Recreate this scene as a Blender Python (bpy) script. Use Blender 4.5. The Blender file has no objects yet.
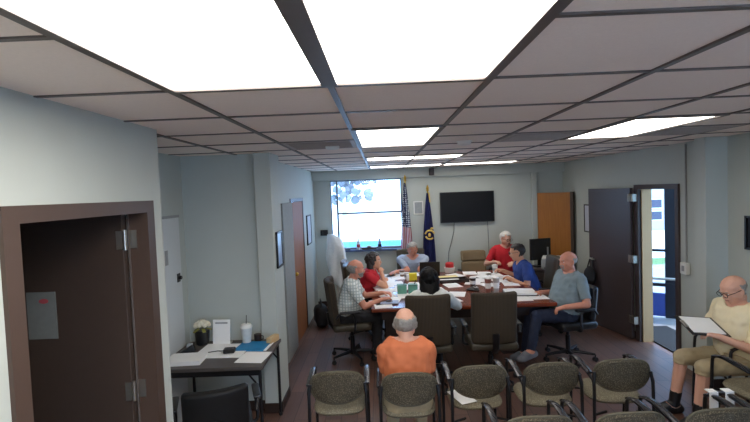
import bpy, bmesh, math, random
from mathutils import Vector, Matrix, noise
import numpy as np
random.seed(7)
SC = bpy.context.scene
COL = SC.collection
PI = math.pi
V = Vector

# ------------------------------------------------------------------ camera
CAM_Z = 2.13
FPX, PITCH, YAW, ROLL = 453.9, 0.0422, -0.0134, -0.0387
cy_, sy_ = math.cos(YAW), math.sin(YAW)
ex = V((cy_, -sy_, 0)); ey = V((sy_, cy_, 0)); ez = V((0, 0, 1))
cp_, sp_ = math.cos(PITCH), math.sin(PITCH)
fwd = ey * cp_ - ez * sp_
upv = ey * sp_ + ez * cp_
cr_, sr_ = math.cos(ROLL), math.sin(ROLL)
cright = ex * cr_ + upv * sr_
cup = -ex * sr_ + upv * cr_
cam_d = bpy.data.cameras.new('camera')
cam = bpy.data.objects.new('camera', cam_d)
COL.objects.link(cam)
m3 = Matrix((cright, cup, -fwd)).transposed()
cam.matrix_world = Matrix.Translation((0, 0, CAM_Z)) @ m3.to_4x4()
cam_d.sensor_width = 36
cam_d.lens = FPX / 750 * 36
cam_d.clip_start = 0.05
SC.camera = cam

# ------------------------------------------------------------------ world, exposure
w = bpy.data.worlds.new('sky'); SC.world = w; w.use_nodes = True
bg = w.node_tree.nodes['Background']
bg.inputs[0].default_value = (0.36, 0.60, 1.0, 1)
bg.inputs[1].default_value = 7.5
sd = bpy.data.lights.new('sun', 'SUN'); sd.energy = 3.5; sd.angle = .02; sd.color = (1, .95, .88)
sun = bpy.data.objects.new('sun', sd); COL.objects.link(sun)
sun.rotation_euler = V((-.30, 0, -.95)).to_track_quat('-Z', 'Y').to_euler()
SC.view_settings.view_transform = 'Standard'
SC.view_settings.look = 'None'
SC.view_settings.exposure = 0.08
SC.view_settings.gamma = 1
SC.view_settings.use_curve_mapping = False
PANEL_STRENGTH = 5.6
NEAR_STRENGTH = 13.0

# ------------------------------------------------------------------ materials
def srgb(r, g, b):
    f = lambda c: (c / 255 / 12.92) if c / 255 <= .04045 else ((c / 255 + .055) / 1.055) ** 2.4
    return (f(r), f(g), f(b), 1)

def base_mat(name):
    m = bpy.data.materials.new(name); m.use_nodes = True
    nt = m.node_tree
    return m, nt, nt.nodes['Principled BSDF']

def mat(name, rgb, rough=.6, metal=0, var=.12, scale=30, bump=0, spec=.5, bscale=None):
    m, nt, p = base_mat(name)
    c = srgb(*rgb)
    tc = nt.nodes.new('ShaderNodeTexCoord')
    n = nt.nodes.new('ShaderNodeTexNoise'); n.inputs['Scale'].default_value = scale; n.inputs['Detail'].default_value = 3
    nt.links.new(tc.outputs['Object'], n.inputs['Vector'])
    mx = nt.nodes.new('ShaderNodeMix'); mx.data_type = 'RGBA'
    mx.inputs[6].default_value = tuple(x * (1 - var) for x in c[:3]) + (1,)
    mx.inputs[7].default_value = tuple(min(1, x * (1 + var)) for x in c[:3]) + (1,)
    nt.links.new(n.outputs['Fac'], mx.inputs[0])
    nt.links.new(mx.outputs[2], p.inputs['Base Color'])
    p.inputs['Roughness'].default_value = rough
    p.inputs['Metallic'].default_value = metal
    p.inputs['Specular IOR Level'].default_value = spec
    if bump:
        b = nt.nodes.new('ShaderNodeBump'); b.inputs['Strength'].default_value = bump; b.inputs['Distance'].default_value = .01
        if bscale:
            n2 = nt.nodes.new('ShaderNodeTexNoise'); n2.inputs['Scale'].default_value = bscale
            nt.links.new(tc.outputs['Object'], n2.inputs['Vector']); nt.links.new(n2.outputs['Fac'], b.inputs['Height'])
        else:
            nt.links.new(n.outputs['Fac'], b.inputs['Height'])
        nt.links.new(b.outputs['Normal'], p.inputs['Normal'])
    return m

def speckle(name, a, b, scale=120, thr=.5, rough=.85):
    m, nt, p = base_mat(name)
    tc = nt.nodes.new('ShaderNodeTexCoord')
    v = nt.nodes.new('ShaderNodeTexVoronoi'); v.inputs['Scale'].default_value = scale
    nt.links.new(tc.outputs['Object'], v.inputs['Vector'])
    r = nt.nodes.new('ShaderNodeValToRGB'); r.color_ramp.interpolation = 'LINEAR'
    r.color_ramp.elements[0].position = thr - .15; r.color_ramp.elements[0].color = srgb(*b)
    r.color_ramp.elements[1].position = thr + .1; r.color_ramp.elements[1].color = srgb(*a)
    nt.links.new(v.outputs['Distance'], r.inputs['Fac'])
    nt.links.new(r.outputs['Color'], p.inputs['Base Color'])
    p.inputs['Roughness'].default_value = rough
    return m

def stripes(name, a, b, scale, axis='X', rough=.85, bump=.4):
    m, nt, p = base_mat(name)
    tc = nt.nodes.new('ShaderNodeTexCoord')
    wv = nt.nodes.new('ShaderNodeTexWave'); wv.bands_direction = axis; wv.inputs['Scale'].default_value = scale
    wv.inputs['Distortion'].default_value = .3
    nt.links.new(tc.outputs['Object'], wv.inputs['Vector'])
    mx = nt.nodes.new('ShaderNodeMix'); mx.data_type = 'RGBA'
    mx.inputs[6].default_value = srgb(*a); mx.inputs[7].default_value = srgb(*b)
    nt.links.new(wv.outputs['Fac'], mx.inputs[0]); nt.links.new(mx.outputs[2], p.inputs['Base Color'])
    bp = nt.nodes.new('ShaderNodeBump'); bp.inputs['Strength'].default_value = bump; bp.inputs['Distance'].default_value = .004
    nt.links.new(wv.outputs['Fac'], bp.inputs['Height']); nt.links.new(bp.outputs['Normal'], p.inputs['Normal'])
    p.inputs['Roughness'].default_value = rough
    return m

def plaid(name):
    m, nt, p = base_mat(name)
    tc = nt.nodes.new('ShaderNodeTexCoord')
    outs = []
    for ax, sc in (('Y', 9), ('Z', 9)):
        wv = nt.nodes.new('ShaderNodeTexWave'); wv.bands_direction = ax; wv.inputs['Scale'].default_value = sc
        nt.links.new(tc.outputs['Object'], wv.inputs['Vector'])
        r = nt.nodes.new('ShaderNodeValToRGB'); r.color_ramp.elements[0].position = .70; r.color_ramp.elements[1].position = .9
        nt.links.new(wv.outputs['Fac'], r.inputs['Fac']); outs.append(r)
    col = None
    for r, c in zip(outs, ((164, 176, 182), (172, 182, 180))):
        mx = nt.nodes.new('ShaderNodeMix'); mx.data_type = 'RGBA'
        if col is None: mx.inputs[6].default_value = srgb(222, 226, 222)
        else: nt.links.new(col, mx.inputs[6])
        mx.inputs[7].default_value = srgb(*c)
        nt.links.new(r.outputs['Color'], mx.inputs[0]); col = mx.outputs[2]
    nt.links.new(col, p.inputs['Base Color']); p.inputs['Roughness'].default_value = .9
    return m

def wood_floor(name):
    m, nt, p = base_mat(name)
    tc = nt.nodes.new('ShaderNodeTexCoord')
    mp = nt.nodes.new('ShaderNodeMapping'); mp.inputs['Rotation'].default_value = (0, 0, PI / 2)
    nt.links.new(tc.outputs['Object'], mp.inputs['Vector'])
    br = nt.nodes.new('ShaderNodeTexBrick'); br.inputs['Scale'].default_value = 1
    br.inputs['Brick Width'].default_value = 1.2; br.inputs['Row Height'].default_value = .15
    br.inputs['Mortar Size'].default_value = .003
    br.inputs['Color1'].default_value = srgb(126, 90, 74); br.inputs['Color2'].default_value = srgb(104, 74, 62)
    br.inputs['Mortar'].default_value = srgb(30, 20, 17)
    nt.links.new(mp.outputs[0], br.inputs['Vector'])
    mp2 = nt.nodes.new('ShaderNodeMapping'); mp2.inputs['Scale'].default_value = (30, 2, 1)
    nt.links.new(tc.outputs['Object'], mp2.inputs['Vector'])
    n = nt.nodes.new('ShaderNodeTexNoise'); n.inputs['Scale'].default_value = 2; n.inputs['Detail'].default_value = 4
    nt.links.new(mp2.outputs[0], n.inputs['Vector'])
    mx = nt.nodes.new('ShaderNodeMix'); mx.data_type = 'RGBA'; mx.blend_type = 'MULTIPLY'; mx.inputs[0].default_value = .5
    nt.links.new(br.outputs['Color'], mx.inputs[6]); nt.links.new(n.outputs['Fac'], mx.inputs[7])
    nt.links.new(mx.outputs[2], p.inputs['Base Color'])
    p.inputs['Roughness'].default_value = .46
    p.inputs['Specular IOR Level'].default_value = .8
    return m

def wood(name, a, b, scale=3, rough=.4, stretch=(14, 14, 1)):
    m, nt, p = base_mat(name)
    tc = nt.nodes.new('ShaderNodeTexCoord')
    mp = nt.nodes.new('ShaderNodeMapping'); mp.inputs['Scale'].default_value = stretch
    nt.links.new(tc.outputs['Object'], mp.inputs['Vector'])
    n = nt.nodes.new('ShaderNodeTexNoise'); n.inputs['Scale'].default_value = scale; n.inputs['Detail'].default_value = 5
    n.inputs['Distortion'].default_value = .6
    nt.links.new(mp.outputs[0], n.inputs['Vector'])
    mx = nt.nodes.new('ShaderNodeMix'); mx.data_type = 'RGBA'
    mx.inputs[6].default_value = srgb(*a); mx.inputs[7].default_value = srgb(*b)
    nt.links.new(n.outputs['Fac'], mx.inputs[0]); nt.links.new(mx.outputs[2], p.inputs['Base Color'])
    p.inputs['Roughness'].default_value = rough
    return m

def glass(name, tint=(.95, .98, 1, 1)):
    m = bpy.data.materials.new(name); m.use_nodes = True; nt = m.node_tree; nt.nodes.clear()
    o = nt.nodes.new('ShaderNodeOutputMaterial'); t = nt.nodes.new('ShaderNodeBsdfTransparent'); t.inputs[0].default_value = tint
    g = nt.nodes.new('ShaderNodeBsdfGlossy'); g.inputs['Roughness'].default_value = .02
    mx = nt.nodes.new('ShaderNodeMixShader'); mx.inputs[0].default_value = .06
    nt.links.new(t.outputs[0], mx.inputs[1]); nt.links.new(g.outputs[0], mx.inputs[2]); nt.links.new(mx.outputs[0], o.inputs[0])
    return m

def sheer(name, rgb, alpha):
    m, nt, p = base_mat(name)
    p.inputs['Base Color'].default_value = srgb(*rgb); p.inputs['Alpha'].default_value = alpha
    p.inputs['Roughness'].default_value = .35
    return m

def emit(name, rgb, s):
    m, nt, p = base_mat(name)
    p.inputs['Base Color'].default_value = (*rgb, 1)
    p.inputs['Emission Color'].default_value = (*rgb, 1); p.inputs['Emission Strength'].default_value = s
    return m

M = {}
M['wall'] = mat('wall_paint', (184, 190, 184), .75, var=.03, scale=6, bump=.05, bscale=200)
M['tile'] = mat('ceiling_tile', (243, 230, 221), .95, var=.05, scale=90, bump=.15, bscale=180)
M['grid'] = mat('ceiling_grid_metal', (92, 84, 80), .45, var=.05)
M['floor'] = wood_floor('wood_plank_floor')
M['base'] = mat('dark_baseboard', (50, 36, 30), .5)
M['brown'] = mat('brown_door_frame', (76, 60, 52), .5, var=.06)
M['leaf'] = mat('dark_brown_door', (66, 54, 48), .42, var=.06)
M['leafr'] = mat('dark_grey_brown_door', (72, 62, 62), .35, var=.05)
M['tan'] = mat('tan_jamb', (200, 166, 122), .6, var=.04)
M['oak'] = wood('golden_oak', (176, 116, 52), (140, 86, 36), rough=.35)
M['oakdark'] = wood('russet_oak', (160, 98, 50), (128, 74, 36), rough=.65)
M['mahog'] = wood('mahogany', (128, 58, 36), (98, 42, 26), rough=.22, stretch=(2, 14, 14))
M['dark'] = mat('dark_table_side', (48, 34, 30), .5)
M['black'] = mat('black_plastic', (22, 22, 24), .4)
M['blackm'] = mat('black_metal', (30, 30, 33), .35, .3)
M['arm'] = mat('glossy_dark_arm', (60, 60, 64), .22, .3)
M['chrome'] = mat('brushed_steel', (186, 182, 174), .3, .9, var=.04)
M['grey'] = mat('grey_plastic', (150, 152, 152), .55)
M['dgrey'] = mat('dark_grey_fabric', (70, 70, 74), .85, bump=.2)
M['white'] = mat('white_plastic', (226, 226, 222), .5, var=.03)
M['paper'] = mat('white_paper', (236, 236, 234), .8, var=.02)
M['whitedoor'] = mat('pale_grey_door', (204, 208, 208), .55, var=.02)
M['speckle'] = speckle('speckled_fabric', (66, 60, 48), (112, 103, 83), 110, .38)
M['seatlit'] = speckle('lit_speckled_fabric', (112, 105, 86), (146, 137, 113), 110, .38)  # chair fabric made lighter, painting in the overhead light on the seat
M['rim'] = mat('lit_piping', (92, 86, 70), .8)  # piping tone lifted to paint in ceiling light along the backrest rim
M['ribbed'] = stripes('ribbed_upholstery', (66, 54, 38), (46, 37, 27), 22, 'X')
M['tanfab'] = mat('tan_upholstery', (128, 110, 82), .8, bump=.2, bscale=300)
M['olive'] = mat('dark_olive_leather', (62, 56, 44), .5)
M['screen'] = mat('tv_screen', (10, 10, 11), .45, spec=.25)
M['brass'] = mat('brass', (200, 160, 70), .3, .9)
M['glass'] = glass('window_glass')
M['navyframe'] = mat('dark_blue_metal', (14, 16, 28), .35, .2)
M['bluekick'] = mat('blue_kick_panel', (44, 62, 130), .4)
M['lamp'] = emit('lamp_diffuser', (1, .95, .88), PANEL_STRENGTH)
M['lampnear'] = emit('bright_lamp_diffuser', (1, .95, .88), NEAR_STRENGTH)
M['alu'] = mat('light_frame_metal', (96, 88, 84), .5)
M['vent'] = mat('vent_brown', (176, 164, 158), .6)
M['plastic'] = sheer('clear_white_plastic', (236, 240, 242), .55)

# ------------------------------------------------------------------ mesh helpers
class MB:
    def __init__(s): s.bm = bmesh.new(); s.mi = 0
    def box(s, c, d, rot=None, bev=0, seg=2):
        r = bmesh.ops.create_cube(s.bm, size=1)
        vs = r['verts']
        bmesh.ops.scale(s.bm, vec=d, verts=vs)
        if bev:
            es = list({e for v in vs for e in v.link_edges})
            rr = bmesh.ops.bevel(s.bm, geom=es, offset=bev, segments=seg, affect='EDGES', profile=.5)
            vs = list({v for f in rr['faces'] for v in f.verts} | {v for v in vs if v.is_valid})
        T = Matrix.Translation(c) @ (rot.to_4x4() if rot else Matrix())
        bmesh.ops.transform(s.bm, matrix=T, verts=vs)
        if s.mi:
            for f in {f for v in vs for f in v.link_faces}: f.material_index = s.mi
        return s
    def span(s, a, b, bev=0, seg=2):
        c = [(a[i] + b[i]) / 2 for i in range(3)]; d = [abs(b[i] - a[i]) for i in range(3)]
        return s.box(c, d, None, bev, seg)
    def cone(s, a, b, r1, r2, n=16, caps=True):
        a, b = V(a), V(b); d = b - a; L = d.length
        q = d.to_track_quat('Z', 'Y').to_matrix().to_4x4()
        r = bmesh.ops.create_cone(s.bm, cap_ends=caps, segments=n, radius1=r1, radius2=r2, depth=L,
                              matrix=Matrix.Translation((a + b) / 2) @ q)
        if s.mi:
            for f in {f for v in r['verts'] for f in v.link_faces}: f.material_index = s.mi
        return s
    def cyl(s, a, b, r, n=16): return s.cone(a, b, r, r, n)
    def sph(s, c, r, sc=(1, 1, 1), n=2, rot=None):
        m = Matrix.Translation(c) @ (rot.to_4x4() if rot else Matrix()) @ Matrix.Diagonal((*sc, 1))
        rr = bmesh.ops.create_icosphere(s.bm, subdivisions=n, radius=r, matrix=m)
        if s.mi:
            for f in {f for v in rr['verts'] for f in v.link_faces}: f.material_index = s.mi
        return s
    def tube(s, pts, r, n=8, sc=(1, 1), up=None):
        pts = [V(p) for p in pts]; rings = []
        rs = r if isinstance(r, (list, tuple)) else [r] * len(pts)
        prev = None
        for i, p in enumerate(pts):
            t = (pts[min(i + 1, len(pts) - 1)] - pts[max(i - 1, 0)]).normalized()
            if prev is None:
                u = V(up) if up else (V((0, 0, 1)) if abs(t.z) < .9 else V((1, 0, 0)))
            else: u = prev
            u = (u - t * u.dot(t)).normalized(); prev = u; v = t.cross(u)
            rings.append([s.bm.verts.new(p + u * (math.cos(2 * PI * k / n) * rs[i] * sc[0]) + v * (math.sin(2 * PI * k / n) * rs[i] * sc[1])) for k in range(n)])
        for i in range(len(rings) - 1):
            for k in range(n):
                f = s.bm.faces.new((rings[i][k], rings[i][(k + 1) % n], rings[i + 1][(k + 1) % n], rings[i + 1][k])); f.material_index = s.mi
        for q in (rings[0][::-1], rings[-1]):
            f = s.bm.faces.new(q); f.material_index = s.mi
        return s
    def lathe(s, prof, c=(0, 0, 0), n=20):
        rings = []
        for r, z in prof:
            rings.append([s.bm.verts.new((c[0] + math.cos(2 * PI * k / n) * r, c[1] + math.sin(2 * PI * k / n) * r, c[2] + z)) for k in range(n)])
        for i in range(len(rings) - 1):
            for k in range(n):
                f = s.bm.faces.new((rings[i][k], rings[i][(k + 1) % n], rings[i + 1][(k + 1) % n], rings[i + 1][k])); f.material_index = s.mi
        f = s.bm.faces.new(rings[0][::-1]); f.material_index = s.mi
        f = s.bm.faces.new(rings[-1]); f.material_index = s.mi
        return s
    def hull(s, sph, n=2):
        t = bmesh.new()
        for c, r in sph:
            bmesh.ops.create_icosphere(t, subdivisions=n, radius=r, matrix=Matrix.Translation(c))
        bmesh.ops.convex_hull(t, input=list(t.verts))
        loose = [v for v in t.verts if not v.link_faces]
        bmesh.ops.delete(t, geom=loose, context='VERTS')
        mp = {v: s.bm.verts.new(v.co) for v in t.verts}
        for f in t.faces:
            try: s.bm.faces.new([mp[v] for v in f.verts]).material_index = s.mi
            except ValueError: pass
        t.free(); return s
    def grid(s, fn, nu, nv):
        vs = [[s.bm.verts.new(fn(i / nu, j / nv)) for j in range(nv + 1)] for i in range(nu + 1)]
        for i in range(nu):
            for j in range(nv):
                f = s.bm.faces.new((vs[i][j], vs[i + 1][j], vs[i + 1][j + 1], vs[i][j + 1])); f.material_index = s.mi
        return s

def obj(name, mb, m, parent=None, smooth=None, loc=None, rz=0):
    me = bpy.data.meshes.new(name)
    bm = mb.bm if isinstance(mb, MB) else mb
    bmesh.ops.recalc_face_normals(bm, faces=bm.faces)
    if smooth is not None:
        for f in bm.faces: f.smooth = True
        for e in bm.edges:
            if len(e.link_faces) == 2 and e.calc_face_angle(0) > math.radians(smooth): e.smooth = False
    bm.to_mesh(me); bm.free()
    for x in (m if isinstance(m, (list, tuple)) else [m]): me.materials.append(x)
    o = bpy.data.objects.new(name, me); COL.objects.link(o)
    if parent: o.parent = parent
    if loc: o.location = loc
    if rz: o.rotation_euler.z = rz
    return o

def tag(o, label, cat, group=None):
    o['label'] = label; o['category'] = cat
    if group: o['group'] = group
    return o

def thing(name, label, cat, loc=(0, 0, 0), rz=0, group=None):
    o = bpy.data.objects.new(name, None); COL.objects.link(o)
    o.location = loc; o.rotation_euler = (0, 0, rz); o.empty_display_size = .1
    return tag(o, label, cat, group)

def struct(name, mb, m, parent=None, smooth=None):
    o = obj(name, mb, m, parent, smooth)
    if not parent: o['kind'] = 'structure'
    return o

def dup(root, loc, rz, label=None):
    r = root.copy(); COL.objects.link(r); r.location = loc; r.rotation_euler = (0, 0, rz)
    if label: r['label'] = label
    for ch in list(root.children):
        c = ch.copy(); COL.objects.link(c); c.parent = r
        for g in list(ch.children):
            d = g.copy(); COL.objects.link(d); d.parent = c
    return r

# ------------------------------------------------------------------ the setting
H = 2.547          # ceiling height
XL, XR, YB = -1.25, 3.4, 8.5
T = .6096
GX0, GY0 = -.7858, 1.7448

struct('floor', MB().span((-3.2, -2.2, -.12), (3.55, YB + .2, 0)), M['floor'])
struct('ceiling', MB().span((-3.2, -2.2, H), (3.8, YB + .3, H + .1)), M['tile'])
g = MB()
for i in range(-2, 8):
    x = GX0 + T * i
    if -2 < x < 3.45:
        g.span((x - .013, -2.1, H - .008), (x + .013, YB, H + .01))
for j in range(-6, 12):
    y = GY0 + T * j
    if y < YB: g.span((-1.95, y - .010, H - .006), (3.45, y + .010, H + .01))
struct('trim_1', g, M['grid'])

def wall_y(name, x0, x1, y0, y1, openings=(), z1=H, m='wall'):
    """wall slab between x0..x1 (thin) running along y with openings (ya, yb, za, zb)"""
    b = MB(); cur = y0
    for ya, yb, za, zb in sorted(openings):
        if ya > cur: b.span((x0, cur, 0), (x1, ya, z1))
        if za > 0: b.span((x0, ya, 0), (x1, yb, za))
        if zb < z1: b.span((x0, ya, zb), (x1, yb, z1))
        cur = yb
    if y1 > cur: b.span((x0, cur, 0), (x1, y1, z1))
    return struct(name, b, M[m])

def wall_x(name, y0, y1, x0, x1, openings=(), z1=H, m='wall'):
    b = MB(); cur = x0
    for xa, xb, za, zb in sorted(openings):
        if xa > cur: b.span((cur, y0, 0), (xa, y1, z1))
        if za > 0: b.span((xa, y0, 0), (xb, y1, za))
        if zb < z1: b.span((xa, y0, zb), (xb, y1, z1))
        cur = xb
    if x1 > cur: b.span((cur, y0, 0), (x1, y1, z1))
    return struct(name, b, M[m])

# near left wall with the dark doorway
wall_y('wall_left', -1.39, -1.31, -2.1, 2.69, [(1.60, 2.50, 0, 2.08)])
# closet behind the doorway
b = MB(); b.span((-3.1, .9, 0), (-3.0, 2.7, H)); b.span((-3.0, .8, 0), (-1.39, .9, H)); b.span((-3.0, 2.63, 0), (-1.95, 2.73, H))
struct('wall_closet', b, M['wall'])
# alcove
wall_y('wall_alcove_left', -2.04, -1.94, 2.70, 4.43)
b = MB(); b.span((-2.04, 4.43, 0), (-1.21, 4.56, H)); b.span((-1.94, 2.63, 0), (-1.39, 2.69, H))
struct('wall_alcove_back', b, M['wall'])
struct('wall_pier', MB().span((-1.21, 4.36, 0), (-1.05, 4.75, H), bev=.006), M['wall'])
wall_y('wall_left_rear', -1.37, XL, 4.75, YB, [(6.27, 7.17, 0, 2.03)])
struct('wall_passage', MB().span((-2.3, 6.1, 0), (-2.2, 7.3, H)), M['wall'])
# back wall
WX0, WX1, WZ0, WZ1 = -.945, .40, 1.06, 2.375
wall_x('wall_back', YB, YB + .16, -1.37, 3.55, [(WX0, WX1, WZ0, WZ1)])
struct('trim_2', MB().span((XL, YB - .10, H - .175), (XR, YB, H)), M['wall'])
struct('trim_3', MB().span((2.80, YB - .07, 0), (2.89, YB, H - .175), bev=.004), M['wall'])
# right wall
wall_y('wall_right', XR, XR + .13, 4.73, YB, [(5.26, 6.0, 0, 2.03)])
struct('wall_column', MB().span((3.24, 4.57, 0), (XR + .13, 4.73, H), bev=.005), M['wall'])
wall_y('wall_right_near', 3.46, 3.58, -2.1, 4.57)
wall_x('wall_front', -2.2, -2.1, -1.44, 3.58, [(.5, 2.9, .85, 2.35)])
wf = MB()
for x in (.5, 1.68, 2.85): wf.span((x, -2.18, .85), (x + .05, -2.12, 2.35))
wf.span((.5, -2.18, .85), (2.9, -2.12, .89)); wf.span((.5, -2.18, 2.31), (2.9, -2.12, 2.35))
fill_win = struct('fill_window', wf, M['alu'])  # unseen window added behind the camera to brighten ceiling and front chairs
for k, x in enumerate((.55, 1.73)): obj('pane', MB().span((x, -2.152, .89), (x + 1.12, -2.146, 2.31)), M['glass'], fill_win)
# baseboards
def baseboard(name, a, b): struct(name, MB().span((a[0], a[1], 0), (b[0], b[1], .1), bev=.004), M['base'])
baseboard('baseboard_alcove', (-1.94, 4.418, 0), (-1.21, 4.43, 0))
baseboard('baseboard_pier', (-1.215, 4.348, 0), (-1.05, 4.36, 0))
baseboard('baseboard_back', (XL, YB - .012, 0), (2.80, YB, 0))
baseboard('baseboard_right', (XR - .012, 6.13, 0), (XR, YB - .02, 0))
baseboard('baseboard_left', (XL, 4.76, 0), (XL + .012, 5.6, 0))
baseboard('baseboard_pier_side', (-1.05, 4.37, 0), (-1.038, 4.75, 0))
baseboard('baseboard_column', (3.24, 4.558, 0), (3.46, 4.57, 0))
baseboard('baseboard_near', (3.448, 1.5, 0), (3.46, 4.555, 0))

# ---- door_1: near left dark doorway
fr = MB()
xa, xb = -1.40, -1.293
fr.span((xa, 1.53, 0), (xb, 1.605, 2.065)); fr.span((xa, 2.494, 0), (xb, 2.57, 2.065)); fr.span((xa, 1.53, 2.065), (xb, 2.57, 2.13))
door1 = struct('door_1', fr, M['brown'])
door1['label'] = 'dark brown door standing open in its brown frame, left foreground'
lf = obj('door_leaf', MB().box((-1.845, 2.475, 1.04), (.86, .045, 2.06), bev=.003), M['leaf'], door1)
hb = MB()
for z in (1.92, 1.08, .3):
    hh = MB(); hh.cyl((-1.405, 2.455, z - .055), (-1.405, 2.455, z + .055), .010, 12); hh.span((-1.40, 2.492, z - .05), (-1.36, 2.499, z + .05))
    hh.span((-1.45, 2.4475, z - .05), (-1.417, 2.4525, z + .05))
    obj('hinge', hh, M['chrome'], door1, 40)
obj('light_slit_strip', MB().span((-1.409, 2.49, 0), (-1.400, 2.50, 2.07)), M['alu'], door1)  # grey strip stands in for the slit of light beside the hinges

# notice on that door
n = MB(); n.span((-1.965, 2.447, 1.39), (-1.805, 2.452, 1.65))
n.mi = 1; n.sph((-1.87, 2.446, 1.60), .02, (1.4, .1, .7)); n.mi = 0
tag(obj('notice_sheet', n, [mat('grey_notice', (112, 116, 114), .7), mat('pink_mark', (170, 70, 76), .7)]), 'grey notice sheet with a pink mark taped to the dark open door', 'notice')

# ---- door_2: rear left, pale leaf folded flat beside a brown wooden leaf
fr = MB()
fr.span((-1.38, 6.25, 0), (XL + .012, 6.27, 2.03)); fr.span((-1.38, 7.17, 0), (XL + .012, 7.22, 2.03)); fr.span((-1.38, 6.22, 2.03), (XL + .012, 7.22, 2.08))
door2 = struct('door_2', fr, M['brown'])
obj('door_leaf', MB().span((-1.29, 6.275, .01), (-1.246, 7.165, 2.025)), M['oakdark'], door2)
obj('jamb', MB().span((-1.37, 6.27, 0), (-1.262, 6.285, 2.03)), M['tan'], door2)
h = MB(); h.cyl((-1.30, 6.42, 1.0), (-1.25, 6.42, 1.0), .012, 10); h.sph((-1.235, 6.42, 1.0), .03)
obj('door_handle', h, M['brass'], door2, 40)
fl = MB().span((XL + .004, 5.62, .02), (XL + .03, 6.235, 2.03), bev=.003)
obj('folded_leaf', fl, mat('grey_door_paint', (150, 152, 148), .85), door2)

# ---- door_3: oak leaf across the back right corner
a_, b_ = V((3.34, 7.97, 0)), V((2.90, 8.42, 0)); d_ = b_ - a_
rot = Matrix.Rotation(math.atan2(d_.y, d_.x), 3, 'Z')
door3 = struct('door_3', MB().box((a_ + b_) / 2 + V((0, 0, 1.0)), (d_.length, .045, 1.985), rot, .003), M['oak'])
obj('edge_strip', MB().box(a_ + V((0, 0, 1.0)), (.05, .055, 2.0), rot), M['leaf'], door3)
h = MB(); pk = a_ + d_ * .9 + V((-.05, -.05, .98)); h.sph(pk, .028); h.cyl(pk, pk + V((.05, .05, 0)), .01, 10)
obj('door_handle', h, M['brass'], door3, 40)

# ---- door_4: white door in the alcove's left wall
d4 = struct('door_4', MB().span((-1.945, 3.35, 0), (-1.915, 4.26, 1.96), bev=.003), M['whitedoor'])
obj('door_frame', MB().span((-1.945, 3.30, 1.96), (-1.93, 4.31, 1.985)), M['grey'], d4)
h = MB(); h.cyl((-1.92, 4.19, 1.40), (-1.885, 4.19, 1.40), .018, 12); h.span((-1.917, 4.16, 1.36), (-1.91, 4.22, 1.44))
obj('door_handle', h, M['blackm'], d4, 40)
obj('push_plate', MB().span((-1.917, 3.95, 1.55), (-1.911, 4.0, 1.68)), M['grey'], d4)

# ---- door_5: right entry, dark leaf swung back against the wall
fr = MB(); xa, xb = 3.375, 3.54
fr.span((xa, 6.0, 0), (3.415, 6.10, 2.03)); fr.span((xa, 5.20, 0), (3.415, 5.26, 2.03)); fr.span((xa, 5.20, 2.03), (xb, 6.10, 2.09))
door5 = struct('door_5', fr, M['leafr'])
obj('jamb', MB().span((3.415, 5.985, 0), (3.545, 6.0, 2.03)), M['tan'], door5)
hz = V((3.345, 6.10, 0)); fe = V((3.17, 6.93, 0)); d_ = fe - hz
rot = Matrix.Rotation(math.atan2(d_.y, d_.x), 3, 'Z')
leaf5 = obj('door_leaf', MB().box((hz + fe) / 2 + V((0, 0, 1.03)), (d_.length, .045, 2.04), rot, .003), M['leafr'], door5)
for z in (1.92, 1.10, .28):
    hh = MB(); hh.cyl((3.33, 6.07, z - .05), (3.33, 6.07, z + .05), .012, 12); hh.span((3.315, 6.02, z - .05), (3.372, 6.05, z + .05)); hh.span((3.31, 6.09, z - .05), (3.325, 6.14, z + .05))
    obj('hinge', hh, M['chrome'], door5, 40)
h = MB(); q = hz + d_ * .93 + V((-.06, -.02, 1.0)); h.cyl(q + V((.05, .01, 0)), q, .012, 10); h.tube([q, q + (hz - fe).normalized() * .11], .011); h.sph(q, .02)
obj('door_handle', h, M['chrome'], door5, 40)

# ---- vestibule behind the entry and its glass door
b = MB()
b.span((3.53, 4.6, -.12), (7.2, 11.6, 0)); floor_v = struct('floor_vestibule', b, mat('pale_concrete', (150, 146, 142), .25, var=.06, scale=8))
b = MB(); b.span((3.53, 7.30, 0), (3.98, 7.40, H)); b.span((3.53, 4.5, 0), (6.0, 4.6, H)); struct('wall_vestibule', b, M['wall'])
gd = thing('glass_door', 'dark blue framed glass entrance door seen through the open doorway', 'door', (4.02, 7.25, 0), math.atan2(-.36, .62))
# door plane runs along local x
f = MB(); f.span((-.06, -.03, 0), (.02, .03, 2.15)); f.span((.40, -.03, 0), (.55, .03, 2.15)); f.span((-.06, -.03, 2.05), (.60, .03, 2.15)); f.span((-.06, -.03, 1.03), (.45, .03, 1.07))
obj('door_frame', f, M['navyframe'], gd)
obj('kick_panel', MB().span((.02, -.025, .02), (.40, .025, .38)), M['bluekick'], gd)
obj('glass_pane', MB().span((.02, -.004, .38), (.40, .004, 2.05)), M['glass'], gd)
h = MB(); h.tube([(-.02, -.07, .62), (.55, -.07, .62)], .022, 10); h.cyl((.0, -.07, .62), (0, -.03, .62), .012, 8); h.cyl((.53, -.07, .62), (.53, -.03, .62), .012, 8)
obj('push_bar', h, M['chrome'], gd, 40)
obj('lower_bar', MB().span((-.06, -.034, .49), (.6, .034, .54)), M['navyframe'], gd)
struct('wall_vestibule_side', MB().box((5.0, 6.70, H / 2), (.9, .08, H), Matrix.Rotation(math.atan2(-.36, .62), 3, 'Z')), M['wall'])
struct('vestibule_sky_shield', MB().span((3.53, 4.5, H), (4.25, 7.4, H + .1)), M['wall'])  # partial roof added to keep sky light from pouring through the doorway
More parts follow.
